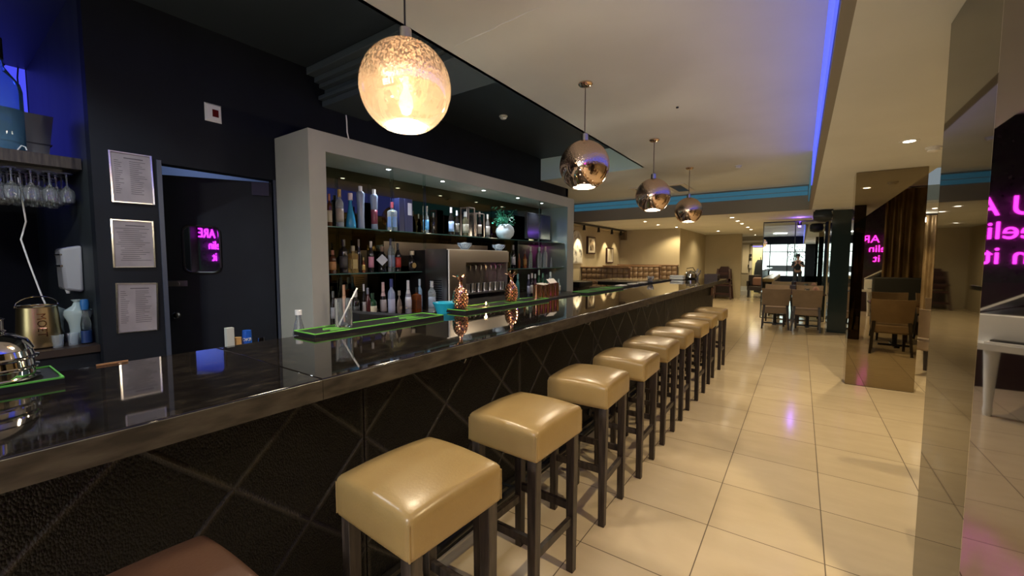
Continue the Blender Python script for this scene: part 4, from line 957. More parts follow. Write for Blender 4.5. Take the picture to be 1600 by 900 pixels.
small(408, 527, 0.020, 'steel_pourer', 'small steel pourer just showing above the bar edge', p4)
t = thing('wooden_stirrer', 'short pale wooden stick lying at the back edge of the bar', 'stick', (-2.035, 0.38, BZ))
MB().bar((0, -0.035, 0.004), (0.0, 0.05, 0.004), 0.007, 0.006).build('stick', basic((0.45, 0.24, 0.10), 0.5), t)
for (x, y) in ((-1.72, 1.55), (-1.66, 1.42)):
    pass
# black caddy behind mat
t = thing('napkin_caddy', 'low black plastic caddy behind the green rimmed mat', 'caddy', (-2.28, 1.75, 0.90))
MB().hexa([(-0.10, -0.22, 0), (0.08, -0.22, 0), (0.08, 0.30, 0), (-0.10, 0.30, 0)], [(-0.10, -0.22, 0.26), (0.08, -0.22, 0.25), (0.08, 0.30, 0.17), (-0.10, 0.30, 0.18)]).build('caddy_body', 'blackplast', t)
# cyan bowl
t = thing('plastic_bowl', 'bright cyan plastic bowl left of the near copper pineapple', 'bowl', (-2.17, 2.25, 1.035))
MB().lathe([(0, 0), (0.05, 0), (0.085, 0.10), (0.098, 0.125), (0.095, 0.128), (0.08, 0.10), (0.045, 0.008), (0, 0.008)], n=20).build('bowl', 'cyan', t)
MB().lathe([(0, 0.10), (0.078, 0.105), (0.07, 0.12), (0.03, 0.13), (0, 0.13)], n=16).build('cover', basic((0.03, 0.5, 0.72), 0.3), t)
o = MB().box(-2.30, -2.06, 1.98, 2.30, 1.02, 1.034).build('ledge_board', 'darkpanel'); tag(o, 'narrow dark ledge under the cyan bowl', 'ledge')
# copper pineapples
def pineapple(x, y, label):
    t = thing('copper_pineapple', label, 'cup', (x, y, BZ+0.019))
    prof = [(0, 0), (0.036, 0), (0.045, 0.012), (0.055, 0.05), (0.056, 0.08), (0.048, 0.12), (0.030, 0.155), (0.018, 0.17), (0.015, 0.18), (0, 0.18)]
    bm_ = MB().lathe([(0, 0), (0.034, 0), (0.043, 0.012), (0.0525, 0.05), (0.0535, 0.08), (0.046, 0.12), (0.030, 0.150), (0.018, 0.168), (0.015, 0.20), (0.019, 0.215), (0, 0.215)], n=24).build('cup_body', 'copper', t)
    sc = MB()
    for row in range(11):
        z = 0.010+row*0.0132
        pr = np.interp(z, [0, 0.012, 0.05, 0.08, 0.12, 0.15], [0.034, 0.043, 0.0525, 0.0535, 0.046, 0.030])
        n = 13
        for i in range(n):
            a = 2*PI*(i+0.5*(row % 2))/n; s_ = PI*pr/n*0.95
            c = Vector((pr*math.cos(a), pr*math.sin(a), z)); u = Vector((-math.sin(a), math.cos(a), 0)); o_ = Vector((math.cos(a), math.sin(a), 0))
            tip = sc.bm.verts.new(c+o_*0.0075+Vector((0, 0, 0.002)))
            q = [sc.bm.verts.new(c+u*s_), sc.bm.verts.new(c+Vector((0, 0, 0.011))), sc.bm.verts.new(c-u*s_), sc.bm.verts.new(c-Vector((0, 0, 0.011)))]
            for j in range(4): sc.bm.faces.new((q[j], q[(j+1) % 4], tip))
    sc.build('scales', 'copper', bm_, smooth=False)
    lf = MB()
    for k in range(8):
        a = 2*PI*k/8; d = Vector((math.cos(a), math.sin(a), 0)); u = Vector((-math.sin(a), math.cos(a), 0)); L_ = 0.055 if k % 2 else 0.038
        p0 = d*0.012+Vector((0, 0, 0.205)); p1 = d*L_*0.6+Vector((0, 0, 0.235)); p2 = d*L_+Vector((0, 0, 0.242 if k % 2 else 0.255))
        lf.hexa([p0-u*.006, p0+u*.006, p1+u*.008, p1-u*.008], [p0-u*.006+Vector((0, 0, .003)), p0+u*.006+Vector((0, 0, .003)), p1+u*.008+Vector((0, 0, .003)), p1-u*.008+Vector((0, 0, .003))])
        lf.hexa([p1-u*.008, p1+u*.008, p2+u*.001, p2-u*.001], [p1-u*.008+Vector((0, 0, .003)), p1+u*.008+Vector((0, 0, .003)), p2+u*.001+Vector((0, 0, .003)), p2-u*.001+Vector((0, 0, .003))])
    lf.build('leaf_crown', 'copper', t, smooth=False)
pineapple(-2.06, 2.29, 'hammered copper pineapple cup left of the candle')
pineapple(-2.06, 2.95, 'hammered copper pineapple cup right of the candle')
t = thing('tealight_candle', 'small burning tealight on the bar mat between the copper pineapples', 'candle', (-2.0, 2.52, BZ+0.019))
MB().lathe([(0, 0), (0.019, 0), (0.02, 0.013), (0.018, 0.013), (0, 0.011)], n=16).build('cup', 'polished', t)
MB().lathe([(0, 0.012), (0.005, 0.016), (0.004, 0.026), (0, 0.036)], n=10).build('flame', 'flame', t)
light('POINT', (-2.0, 2.52, BZ+0.065), 0.5, (1.0, 0.55, 0.2), size=0.01, name='candle_light')
# copper cups
for i, (px, lb) in enumerate(((838.5, 'ribbed copper cup at the left end of the row'), (846, 'ribbed copper cup, second of the row'), (853, 'ribbed copper cup, third of the row'), (860.5, 'ribbed copper cup, fourth of the row'), (868, 'ribbed copper cup at the right end of the row'))):
    y = yat(-2.06, px, 1.18)
    t = thing('copper_cup', lb, 'cup', (-2.06+0.0*i, y, BZ+0.012), 0, 'copper cups by the bar back')
    rr = 0.036
    MB().lathe([(0, 0), (rr*.92, 0), (rr, 0.004), (rr, 0.128), (rr*1.04, 0.132), (rr*.94, 0.132), (rr*.9, 0.01), (0, 0.01)], n=20).build('cup_body', 'copper', t)
t = thing('cup_tray', 'dark tray under the copper cups', 'tray', (-2.06, 3.72, BZ))
MB().box(-0.09, 0.09, -0.38, 0.42, 0, 0.012).build('base', 'blackplast', t)
o = MB().hexa([(-0.03, -0.07, 0), (0.03, -0.07, 0), (0.03, 0.07, 0), (-0.03, 0.07, 0)], [(-0.03, -0.07, 0.002), (0.03, -0.07, 0.002), (0.03, 0.07, 0.002), (-0.03, 0.07, 0.002)]).build('folded_card', 'offwhite', loc=(-2.06, yat(-2.06, 862, 1.25), BZ+0.168)); o.rotation_euler = (0.05, 0.75, 0)
tag(o, 'folded white card propped on the copper cups', 'card')
o = MB().box(-0.04, 0.04, -0.09, 0.09, 0, 0.002).build('folded_card', 'offwhite', loc=(-2.06, yat(-2.06, 848, 1.24), BZ+0.146)); o.rotation_euler = (0, 0.15, 0.2)
tag(o, 'flat pale card lying across the copper cups', 'card')
# far end of the bar
t = thing('towel_stack', 'pale rolled white towel near the far end of the bar', 'towel', (-1.99, 8.5, BZ))
MB().box(-0.12, 0.14, -0.06, 0.14, 0, 0.045).build('towel', basic((0.75, 0.78, 0.78), 0.8), t, bevel=0.02)
MB().box(-0.12, 0.14, -0.06, 0.14, 0.047, 0.085).build('towel', basic((0.75, 0.78, 0.78), 0.8), t, bevel=0.018)
t = thing('coffee_kettle', 'silver kettle on the far end of the bar', 'kettle', (-1.85, 9.1, BZ))
MB().lathe([(0, 0), (0.10, 0), (0.12, 0.03), (0.115, 0.10), (0.07, 0.15), (0.02, 0.165), (0, 0.18)], n=18, sy=1).build('kettle_body', 'polished', t)
MB().tube([(-0.08, 0, 0.14), (-0.08, 0, 0.21), (0.04, 0, 0.23), (0.09, 0, 0.14)], 0.008).build('handle', 'blackplast', t)
MB().tube([(0.09, 0.05, 0.05), (0.15, 0.09, 0.11), (0.165, 0.10, 0.17)], [0.02, 0.014, 0.01]).build('spout', 'polished', t)
t = thing('cutlery_tray', 'low dark tray at the very end of the bar', 'tray', (-1.48, 9.30, BZ))
MB().box(-0.12, 0.12, -0.15, 0.15, 0, 0.02).box(-0.12, 0.12, 0.13, 0.15, 0.02, 0.10).box(-0.12, 0.12, -0.15, -0.13, 0.02, 0.10).box(0.10, 0.12, -0.13, 0.13, 0.02, 0.08).build('box', 'hwood', t)
t = thing('till_box', 'white small appliance beside the kettle at the bar end', 'appliance', (-1.80, 9.35, BZ))
MB().box(-0.05, 0.05, -0.05, 0.05, 0, 0.12).bar((0, 0, 0.11), (0.03, 0.06, 0.20), 0.03).build('housing', 'white', t, bevel=0.01)

# stacked steel domes at the left
t = thing('dome_stack', 'stack of polished steel domes topped by a cylinder at the left edge of the bar', 'serving domes', (-1.95, 0.095, BZ+0.02))
R_ = 0.105
for k in range(3):
    z = k*0.030
    MB().lathe([(0, z), (R_, z), (R_+0.006, z+0.004), (R_+0.006, z+0.008), (R_-0.003, z+0.011), (R_-0.003-0.002*k, z+0.028), (0, z+0.028)], n=36).build('ring_tier', 'polished', t)
MB().lathe([(R_-0.003, 0.09), (R_-0.006, 0.098), (R_-0.016, 0.118), (R_*0.58, 0.135), (R_*0.42, 0.14), (0, 0.142)], n=36).build('dome', 'polished', t)
MB().lathe([(0, 0.14), (R_*0.44, 0.14), (R_*0.47, 0.146), (R_*0.42, 0.15), (R_*0.42, 0.178), (R_*0.46, 0.182), (R_*0.40, 0.186), (0, 0.186)], n=28).build('collar', 'polished', t)
MB().tube([(0.0, -0.05, 0.20), (0, -0.02, 0.20), (0, 0.02, 0.205), (0, 0.03, 0.225), (0, 0.03, 0.25)], 0.008, 10).build('arm', 'polished', t)
MB().lathe([(0, 0.186), (0.012, 0.19), (0.012, 0.235), (0.03, 0.238), (0.03, 0.262), (0, 0.264)], n=18).build('knob', 'polished', t)

# ------------------------------------------------------------ mirrored pillars
def pillar(x0, x1, y0, y1, z1, label, m, m2=None):
    t = thing('mirrored_pillar', label, 'pillar', ((x0+x1)/2, (y0+y1)/2, 0)); a, b = (x1-x0)/2, (y1-y0)/2
    MB().box(-a+0.01, a-0.01, -b+0.01, b-0.01, 0, z1-0.001).build('core', 'blackmetal', t)
    MB().box(-a, a, -b, -b+0.008, 0.006, z1-0.004).build('mirror_panel', m2 or m, t)
    MB().box(-a, a, b-0.008, b, 0.006, z1-0.004).build('mirror_panel', m, t)
    MB().box(-a, -a+0.008, -b+0.009, b-0.009, 0.006, z1-0.004).build('mirror_panel', m, t)
    MB().box(a-0.008, a, -b+0.009, b-0.009, 0.006, z1-0.004).build('mirror_panel', m, t)
    return t
pillar(0.49, 0.95, 1.99, 2.60, ZS, 'floor to ceiling smoked mirror pillar nearest the camera at the right edge', 'bronze_dark', 'front_mirror')
pillar(0.49, 1.095, 6.30, 6.55, ZS, 'bronze mirrored pillar standing alone in the aisle reflecting chairs', 'bronze')
pillar(0.49, 1.10, 10.68, 11.3, ZS, 'dark teal glossy pillar behind the bronze mirrored pillar', 'teal_gloss', 'teal_gloss')
t = thing('mirror_screen', 'large mirrored glass screen behind the dining table reflecting bright windows', 'mirror', (-0.14, 12.4, 0))
MB().box(-0.66, 0.63, 0, 0.012, 0.02, 2.42).build('mirror_pane', 'mirror', t)
MB().box(-0.68, 0.65, 0.012, 0.03, 0.0, 2.45).box(-0.68, 0.65, -0.006, 0.03, 2.42, 2.45).build('frame', 'blackmetal', t)
MB().box(-0.01, 0.012, -0.004, -0.001, 0.02, 2.42).build('joint', 'blackmetal', t)
# third strip seen between the pillars
t = thing('uplight', 'violet spotlight shining on the ceiling at the top of the mirror screen', 'spotlight', (-0.06, 12.2, 2.36))
MB().lathe([(0, -0.05), (0.035, -0.045), (0.045, 0.03), (0.04, 0.04), (0, 0.035)], n=14).build('housing', 'blackmetal', t)
MB().lathe([(0, -0.056), (0.03, -0.054), (0.03, -0.046), (0, -0.046)], n=14).build('lens', 'violet', t)
MB().box(-0.012, 0.012, -0.01, 0.2, 0.03, 0.055).build('bracket', 'blackmetal', t)
light('POINT', (-0.06, 12.05, 2.42), 1.6, (0.30, 0.12, 1.0), size=0.03, name='violet_light')
t = thing('moving_head_light', 'black stage light hanging at the top of the dark teal pillar', 'stage light', (0.33, 10.5, 2.38))
MB().lathe([(0, -0.17), (0.09, -0.16), (0.125, -0.06), (0.13, 0.05), (0.10, 0.13), (0, 0.16)], n=20, axis='X').build('head', mat('navy_black_plastic', (0.02, 0.028, 0.035), 0.35), t)
MB().bar((-0.12, 0, 0), (-0.12, 0, 0.115), 0.03).bar((0.12, 0, 0), (0.12, 0, 0.115), 0.03).bar((-0.13, 0, 0.105), (0.16, 0, 0.105), 0.03).build('yoke', 'blackmetal', t)

# ------------------------------------------------------------ dining chairs and tables
def chair(label, x, y, rz, group=None):
    t = thing('dining_chair', label, 'chair', (x, y, 0), rz, group)
    m = MB().box(-0.23, 0.23, -0.24, 0.22, 0.33, 0.47); m.build('seat', 'chair_fab', t, bevel=0.025)
    b = MB(); n = 8
    for i in range(n):
        xa, xb = -0.245+0.49*i/n, -0.245+0.49*(i+1)/n
        fa, fb = (0.05*((xa/0.245)**2)), (0.05*((xb/0.245)**2))
        ta, tb = 0.012*((xa/0.245)**2), 0.012*((xb/0.245)**2)
        b.hexa([(xa, -0.25+fa*0.6, 0.50), (xb, -0.25+fb*0.6, 0.50), (xb, -0.20+fb*0.6, 0.50), (xa, -0.20+fa*0.6, 0.50)],
               [(xa*1.08, -0.335+fa, 0.865+ta), (xb*1.08, -0.335+fb, 0.865+tb), (xb*1.08, -0.285+fb, 0.865+tb), (xa*1.08, -0.285+fa, 0.865+ta)])
    bmesh.ops.remove_doubles(b.bm, verts=b.bm.verts, dist=0.0005); b.bm.normal_update(); bmesh.ops.delete(b.bm, geom=[f for f in b.bm.faces if abs(f.normal.x) > 0.9 and abs(f.calc_center_median().x) < 0.235], context='FACES'); b.build('backrest', 'chair_fab', t, ang=50)
    for sx in (-1, 1):
        MB().hexa([(sx*0.245-0.016, -0.33, 0), (sx*0.245+0.016, -0.33, 0), (sx*0.245+0.016, -0.30, 0), (sx*0.245-0.016, -0.30, 0)],
                  [(sx*0.21-0.022, -0.245, 0.52), (sx*0.21+0.022, -0.245, 0.52), (sx*0.21+0.022, -0.20, 0.52), (sx*0.21-0.022, -0.20, 0.52)]).build('leg', 'wood', t)
        MB().hexa([(sx*0.20-0.016, 0.175, 0), (sx*0.20+0.016, 0.175, 0), (sx*0.20+0.016, 0.205, 0), (sx*0.20-0.016, 0.205, 0)],
                  [(sx*0.20-0.024, 0.16, 0.34), (sx*0.20+0.024, 0.16, 0.34), (sx*0.20+0.024, 0.21, 0.34), (sx*0.20-0.024, 0.21, 0.34)]).build('leg', 'wood', t)
    return t
G_ = 'taupe dining chairs'
c0 = chair('taupe dining chair with its back to the camera, left of the pair before the mirror', -0.44, 10.80, 0.12, G_)
def chair_copy(label, x, y, rz):
    c = copy_tree(c0); c['label'] = label; c.location = (x, y, 0); c.rotation_euler = (0, 0, rz); return c
chair_copy('taupe dining chair with its back to the camera, right of the pair before the mirror', 0.15, 10.75, -0.06)
chair_copy('taupe dining chair on the mirror side of the far table, left', -0.45, 12.0, PI)
chair_copy('taupe dining chair on the mirror side of the far table, right', 0.2, 12.0, PI)
def table(x, y, a, b, label, m='tablewood'):
    t = thing('dining_table', label, 'table', (x, y, 0))
    MB().box(-a, a, -b, b, 0.72, 0.75).build('tabletop', m, t, bevel=0.004)
    for sx in (-0.5, 0.5):
        MB().lathe([(0.035, 0.03), (0.035, 0.72)], (a*sx, 0, 0), 12).build('column', 'blackmetal', t)
        MB().box(a*sx-0.22, a*sx+0.22, -0.035, 0.035, 0, 0.03).box(a*sx-0.035, a*sx+0.035, -0.25, 0.25, 0, 0.03).build('foot', 'blackmetal', t)
    return t
table(-0.14, 11.42, 0.62, 0.32, 'dark polished dining table before the large mirror screen')
t = thing('table_lamp', 'dark square candle lantern in the middle of the far dining table', 'lantern', (-0.13, 11.40, 0.75))
MB().box(-0.055, 0.055, -0.055, 0.055, 0, 0.02).box(-0.055, 0.055, -0.055, 0.055, 0.09, 0.17).box(-0.05, 0.05, -0.05, 0.05, 0.02, 0.09).build('lantern_body', basic((0.05, 0.02, 0.03), 0.3), t)
t = thing('folded_napkin', 'folded rose napkin on the right of the far dining table', 'napkin', (0.30, 11.45, 0.75))
MB().lathe([(0, 0), (0.05, 0), (0.065, 0.06), (0.05, 0.12), (0.02, 0.15), (0, 0.15)], n=9).build('napkin', 'pink', t)
t = thing('glass_bowl', 'clear glass bowl beside the rose napkin on the far dining table', 'bowl', (0.14, 11.22, 0.75))
MB().lathe([(0, 0), (0.02, 0), (0.006, 0.01), (0.006, 0.05), (0.045, 0.07), (0.05, 0.11), (0.045, 0.11), (0, 0.065)], n=16).build('bowl', 'drink', t)
# armchair in the corridor
t = thing('armchair', 'dark armchair with rose cushion before the far doorway', 'armchair', (-1.42, 19.3, 0))
MB().box(-0.32, 0.32, -0.3, 0.3, 0.28, 0.45).build('seat', 'darkpanel', t, bevel=0.03)
MB().box(-0.32, 0.32, 0.22, 0.32, 0.45, 0.88).box(-0.34, -0.26, -0.3, 0.22, 0.45, 0.66).box(0.26, 0.34, -0.3, 0.22, 0.45, 0.66).build('backrest', 'darkpanel', t, bevel=0.02)
MB().box(-0.15, 0.26, -0.12, 0.12, 0.46, 0.80).build('cushion', 'pink', t, bevel=0.06)
for sx in (-1, 1):
    for sy in (-1, 1): MB().bar((sx*0.28, sy*0.26, 0), (sx*0.28, sy*0.26, 0.29), 0.04).build('leg', 'blackmetal', t)
# right bay tables and chairs
table(1.75, 2.95, 0.72, 0.33, 'dark dining table in the bay beside the nearest mirrored pillar')
chair_copy('taupe dining chair with its back to the bronze pillar, left in that reflection', 1.22, 3.66, PI+0.05)
chair_copy('taupe dining chair with its back to the bronze pillar, right in that reflection', 1.90, 3.70, PI-0.12)
chair_copy('taupe dining chair on the curtain side of the bay table, left in the reflection', 1.42, 2.22, 0.0)
chair_copy('taupe dining chair on the curtain side of the bay table, right in the reflection', 2.05, 2.22, 0.0)
table(2.15, 8.3, 0.62, 0.4, 'dark dining table beyond the bronze mirrored pillar')
chair_copy('taupe dining chair glimpsed right of the bronze mirrored pillar', 1.52, 7.45, -0.5)
chair_copy('taupe dining chair far side of the table beyond the bronze pillar', 1.95, 9.1, PI)
t = thing('patterned_vase', 'black and white patterned vase on the table right of the bronze pillar', 'vase', (1.66, 8.3, 0.75))
vm_ = mat('black_white_pattern', (0.5, 0.5, 0.5), 0.3)
vo = N(vm_, 'ShaderNodeTexVoronoi'); vo.inputs['Scale'].default_value = 40; vc = N(vm_, 'ShaderNodeValToRGB'); vc.color_ramp.elements[0].position = 0.4; vc.color_ramp.elements[1].position = 0.45
vtc = N(vm_, 'ShaderNodeTexCoord'); L(vm_, vtc.outputs['Object'], vo.inputs['Vector']); L(vm_, vo.outputs['Distance'], vc.inputs['Fac']); L(vm_, vc.outputs['Color'], bsdf(vm_).inputs['Base Color'])
MB().lathe([(0, 0), (0.06, 0), (0.09, 0.06), (0.085, 0.14), (0.05, 0.2), (0.06, 0.22), (0, 0.21)], n=20).build('vase_body', vm_, t)
t = thing('banquette', 'dark upholstered banquette along the bay under the near curtain', 'banquette', (2.75, 0.75, 0))
MB().box(-1.45, 1.2, -0.05, 0.55, 0.05, 0.45).build('seat', 'cloth', t, bevel=0.03)
MB().box(-1.45, 1.2, -0.15, 0.0, 0.05, 1.12).build('backrest', 'cloth', t, bevel=0.03)
# curtains
def curtain(x0, x1, y, z0, z1, label, rz=0):
    t = thing('curtain', label, 'curtain', (x0, y, 0), rz); m = MB(); w = x1-x0; n = int(w*60)
    rl = random.Random(int(x0*10)); top = []; bot = []; ph = 0
    pts = []
    for i in range(n+1):
        ph += 0.62+0.25*math.sin(i*0.13); pts.append((w*i/n, 0.045*math.sin(ph)*(0.8+0.3*math.sin(i*0.31))))
    for th in (0, 1):
        top.append([m.bm.verts.new((x, yy+0.004*th, z1)) for x, yy in pts]); bot.append([m.bm.verts.new((x, yy*1.2+0.004*th, z0)) for x, yy in pts])
    for i in range(n):
        for th in (0, 1): m.bm.faces.new((top[th][i], top[th][i+1], bot[th][i+1], bot[th][i]))
    m.build('drape', 'curtain', t, ang=180)
    MB().tube([(-0.05, 0, z1+0.02), (w+0.05, 0, z1+0.02)], 0.015).build('rail', 'blackmetal', t)
    return t
curtain(1.5, 4.3, 0.2, 0.05, 3.05, 'bronze satin curtain in the bay beside the nearest pillar')
curtain(1.3, 4.3, 12.6, 0.05, 2.46, 'bronze satin curtain at the far end of the bay')
t = thing('wall_lamp', 'small white lamp at the top of the far bay curtain', 'lamp', (2.12, 12.42, 2.30))
MB().lathe([(0, 0), (0.05, 0.01), (0.05, 0.1), (0, 0.11)], n=12).build('lamp_head', 'lamp', t)
MB().box(-0.02, 0.02, 0.05, 0.15, 0.04, 0.06).build('arm', 'blackmetal', t)

# ------------------------------------------------------------ neon sign seen in the mirrors
t = thing('neon_sign', 'magenta neon lettering on a dark leafy panel seen reversed in mirrors and door window', 'neon sign', (1.90, -3.03, 1.78))
MB().box(-0.50, 2.4, -0.06, -0.02, -0.55, 1.3).build('backing_panel', 'foliage', t)
lf = MB(); rl = random.Random(5)
for k in range(420):
    c = Vector((rl.uniform(-.45, 1.4), rl.uniform(0.0, 0.03), rl.uniform(-.5, 1.2))); d = Vector((rl.uniform(-1, 1), rl.uniform(0, .8), rl.uniform(-1, 1))).normalized(); s_ = d.cross(Vector((0, 1, 0))).normalized(); le = 0.05
    pts = [c-d*le/2, c+s_*le*.3, c+d*le/2, c-s_*le*.3]; nn = s_.cross(d)*0.001
    lf.hexa([p-nn for p in pts], [p+nn for p in pts])
tag(lf.build('leaves', 'foliage', t, smooth=False), kind='stuff')
for s_, z, sz in (('YOU ARE', 0.30, 0.30), ('Feelin', 0.03, 0.28), ('in it', -0.25, 0.28)):
    me = text_mesh(s_, sz, 0.006); put_mesh('lettering', me, 'neon', t, Matrix.Translation((0, 0.05, z)) @ Matrix.Rotation(PI, 4, 'Z') @ Matrix.Rotation(PI/2, 4, 'X'))
for x in (-0.3, 0.6): MB().tube([(x, 0.045, 0.34), (x, -0.03, 0.34)], 0.006).build('wall_fixing', 'blackmetal', t)
# white piano behind
t = thing('grand_piano', 'white grand piano in the bay seen reflected in the nearest pillar', 'piano', (2.25, -1.85, 0), 0.5)
poly = [(-0.72, 0.45), (0.72, 0.45), (0.72, 0.2), (0.62, -0.3), (0.30, -0.75), (0.05, -1.05), (-0.35, -1.15), (-0.62, -1.0), (-0.72, -0.6)]
MB().prism(poly, 0.66, 0.98).build('case', basic((0.75, 0.78, 0.8), 0.12), t, bevel=0.01)
MB().box(-0.70, 0.70, 0.45, 0.62, 0.66, 0.72).build('key_bed', basic((0.75, 0.78, 0.8), 0.12), t)
MB().box(-0.62, 0.62, 0.46, 0.60, 0.72, 0.735).build('white_keys', 'white', t)
MB().box(-0.60, 0.60, 0.46, 0.54, 0.736, 0.75).build('black_keys', 'blackplast', t)
lid = MB().prism([(x+0.72, y) for x, y in poly if True], 0, 0.02); lid.move(Matrix.Translation((-0.72, 0, 0.99)) @ Matrix.Rotation(-0.55, 4, 'Y')); lid.build('lid', basic((0.75, 0.78, 0.8), 0.12), t)
for x, y in ((-0.62, 0.38), (0.62, 0.38), (-0.25, -0.95)): MB().lathe([(0.0, 0), (0.03, 0), (0.035, 0.06), (0.03, 0.1), (0.05, 0.5), (0.06, 0.66), (0, 0.66)], (x, y, 0), 12).build('leg', basic((0.75, 0.78, 0.8), 0.12), t)

# ------------------------------------------------------------ far left: booths, pictures, track lights
def tufted(x0, x1, y, z0, z1, label, nx, nz, d=0.14):
    t = thing('booth_divider', label, 'booth', ((x0+x1)/2, y, 0)); a = (x1-x0)/2
    MB().box(-a, a, 0, d, 0, z1).build('frame', 'hwood', t)
    MB().box(-a-0.02, a+0.02, -0.03, d+0.03, z1, z1+0.035).build('cap_rail', mat('light_wood_cap', (0.25, 0.15, 0.09), 0.3), t, bevel=0.005)
    m = MB(); sw, sh = (2*a)/nx, (z1-z0)/nz
    for i in range(nx):
        for j in range(nz):
            cx, cz = -a+sw*(i+.5), z0+sh*(j+.5); N_ = 5; gr = []
            for u in range(N_):
                row = []
                for v in range(N_):
                    p, q = -1+2*u/(N_-1), -1+2*v/(N_-1)
                    row.append(m.bm.verts.new((cx+p*sw*.47, -0.005-0.035*(1-p**4)*(1-q**4), cz+q*sh*.47)))
                gr.append(row)
            for u in range(N_-1):
                for v in range(N_-1): m.bm.faces.new((gr[u][v], gr[u+1][v], gr[u+1][v+1], gr[u][v+1]))
    m.build('tufted_cushion', 'tuft', t, ang=180)
    return t
tufted(-5.15, -3.78, 10.9, 0.36, 1.26, 'long tufted brown leather booth back nearest the bar back unit', 9, 6)
tufted(-5.15, -3.42, 12.5, 0.36, 1.28, 'tufted brown leather booth back in the middle', 11, 6)
tufted(-5.15, -3.22, 13.8, 0.36, 1.30, 'tufted brown leather booth back against the beige wall', 12, 6)
for yy, lb in ((10.15, 'long pale booth table before the nearest tufted booth'),):
    t = thing('booth_table', lb, 'table', (-3.55, yy, 0))
    MB().box(-0.55, 0.50, -0.62, 0.62, 0.96, 1.0).build('tabletop', mat('table_laminate', (0.45, 0.38, 0.26), 0.15), t)
    MB().box(-0.53, 0.48, -0.60, 0.60, 0.88, 0.96).build('apron', 'blackmetal', t)
    MB().box(-0.04, 0.04, -0.04, 0.04, 0, 0.86).box(-0.25, 0.25, -0.2, 0.2, 0, 0.03).build('column', 'blackmetal', t)
t = thing('cabinet', 'dark cabinet just beyond the right end of the bar back', 'cabinet', (-4.2, 8.6, 0))
MB().box(-0.35, 0.20, -0.3, 0.3, 0, 0.88).build('cabinet_body', 'darkpanel', t, bevel=0.01)
MB().box(-0.38, 0.26, -0.34, 0.34, 0.88, 1.0).build('top', 'blackmetal', t, bevel=0.02)
t = thing('waste_bin', 'grey brown bin lid and box beside the dark cabinet', 'bin', (-3.7, 8.75, 0))
MB().box(-0.16, 0.16, -0.2, 0.2, 0, 0.88).build('bin_body', basic((0.10, 0.085, 0.07), 0.5), t, bevel=0.02)
def picture(y, z0, z1, w, label, art, arched=False, fr='silver'):
    t = thing('framed_picture', label, 'picture', (XP, y, (z0+z1)/2)); h = (z1-z0)/2
    if arched:
        P_ = [(-w/2, -h)]+[(-w/2*math.cos(a), h-w/2+w/2*math.sin(a)) for a in [PI*i/12 for i in range(13)]]+[(w/2, -h)]
        def slab(P_, x0, x1, nm, m):
            g = MB(); A = [g.bm.verts.new((x0, yy, zz)) for yy, zz in P_]; Bv = [g.bm.verts.new((x1, yy, zz)) for yy, zz in P_]
            g.bm.faces.new(A); g.bm.faces.new(Bv)
            for i in range(len(P_)): g.bm.faces.new((A[i], A[(i+1) % len(P_)], Bv[(i+1) % len(P_)], Bv[i]))
            g.build(nm, m, t)
        slab(P_, 0, 0.04, 'frame', 'offwhite'); slab([(a*0.84, b*0.93) for a, b in P_], 0.04, 0.045, 'artwork', art)
    else:
        MB().box(0, 0.05, -w/2, w/2, -h, h).build('frame', fr, t)
        MB().box(0.05, 0.052, -w/2+0.04, w/2-0.04, -h+0.04, h-0.04).build('mount', 'offwhite', t)
        MB().box(0.052, 0.054, -w/2+0.14, w/2-0.14, -h+0.10, h-0.10).build('artwork', art, t)
A1 = noisy(mat('grey_abstract_art', (0.5, 0.5, 0.5), 0.4), (0.05, 0.05, 0.06), (0.75, 0.75, 0.72), 6, lo=0.3, hi=0.5)
A2 = noisy(mat('dark_abstract_art', (0.2, 0.15, 0.1), 0.4), (0.02, 0.015, 0.015), (0.35, 0.28, 0.2), 9)
A3 = noisy(mat('pale_abstract_art', (0.5, 0.45, 0.35), 0.4), (0.42, 0.38, 0.28), (0.55, 0.5, 0.4), 5)
picture(10.55, 1.38, 2.30, 0.75, 'arched white framed picture half hidden by the bar back', A1, True)
picture(11.53, 1.66, 2.17, 0.55, 'small dark picture in a white mount on the beige wall', A2, fr='hwood')
picture(13.0, 1.38, 1.88, 0.55, 'pale picture in a brown frame nearest the booth corner', A3, fr='hwood')
t = thing('track_light', 'black ceiling track with four spot heads above the framed pictures', 'track light', (-4.95, 0, 2.42))
MB().box(-0.02, 0.02, 8.2, 13.9, 0.02, 0.06).build('track', 'blackmetal', t)
for y in (10.6, 11.6, 12.65, 13.45):
    hh = MB().lathe([(0.0, 0.07), (0.03, 0.06), (0.045, -0.08), (0, -0.08)], (0, y, -0.04), 12); hh.build('spot_head', 'blackmetal', t)
    MB().tube([(0, y, 0.03), (0, y, 0.0)], 0.01).build('swivel', 'blackmetal', t)
    lo_ = light('SPOT', (-4.9, y, 2.30), 34 if y in (10.6, 12.65) else 16, WARM, (0, 0.28, 0), size=0.02, spot=75, name='track_beam')
    lo_.rotation_euler = (0, 0.22, 0)
struct('trim_track_box', MB().box(XP, -4.98, 8.1, 14, 2.42, 2.5), 'beige', 'pale boxing above the track light')
light('POINT', (-4.75, 13.3, 1.9), 5, (1.0, 0.85, 0.5), size=0.1, name='booth_corner_light') if False else None
t = thing('wall_speaker', 'brown loudspeaker high in the corner above the booths', 'speaker', (-5.02, 13.93, 2.33))
MB().box(-0.09, 0.09, -0.10, 0.06, -0.16, 0.14).build('cabinet_body', basic((0.16, 0.12, 0.07), 0.6), t, bevel=0.01)
MB().box(-0.075, 0.075, -0.105, -0.10, -0.145, 0.125).build('grille', basic((0.10, 0.075, 0.045), 0.8), t)

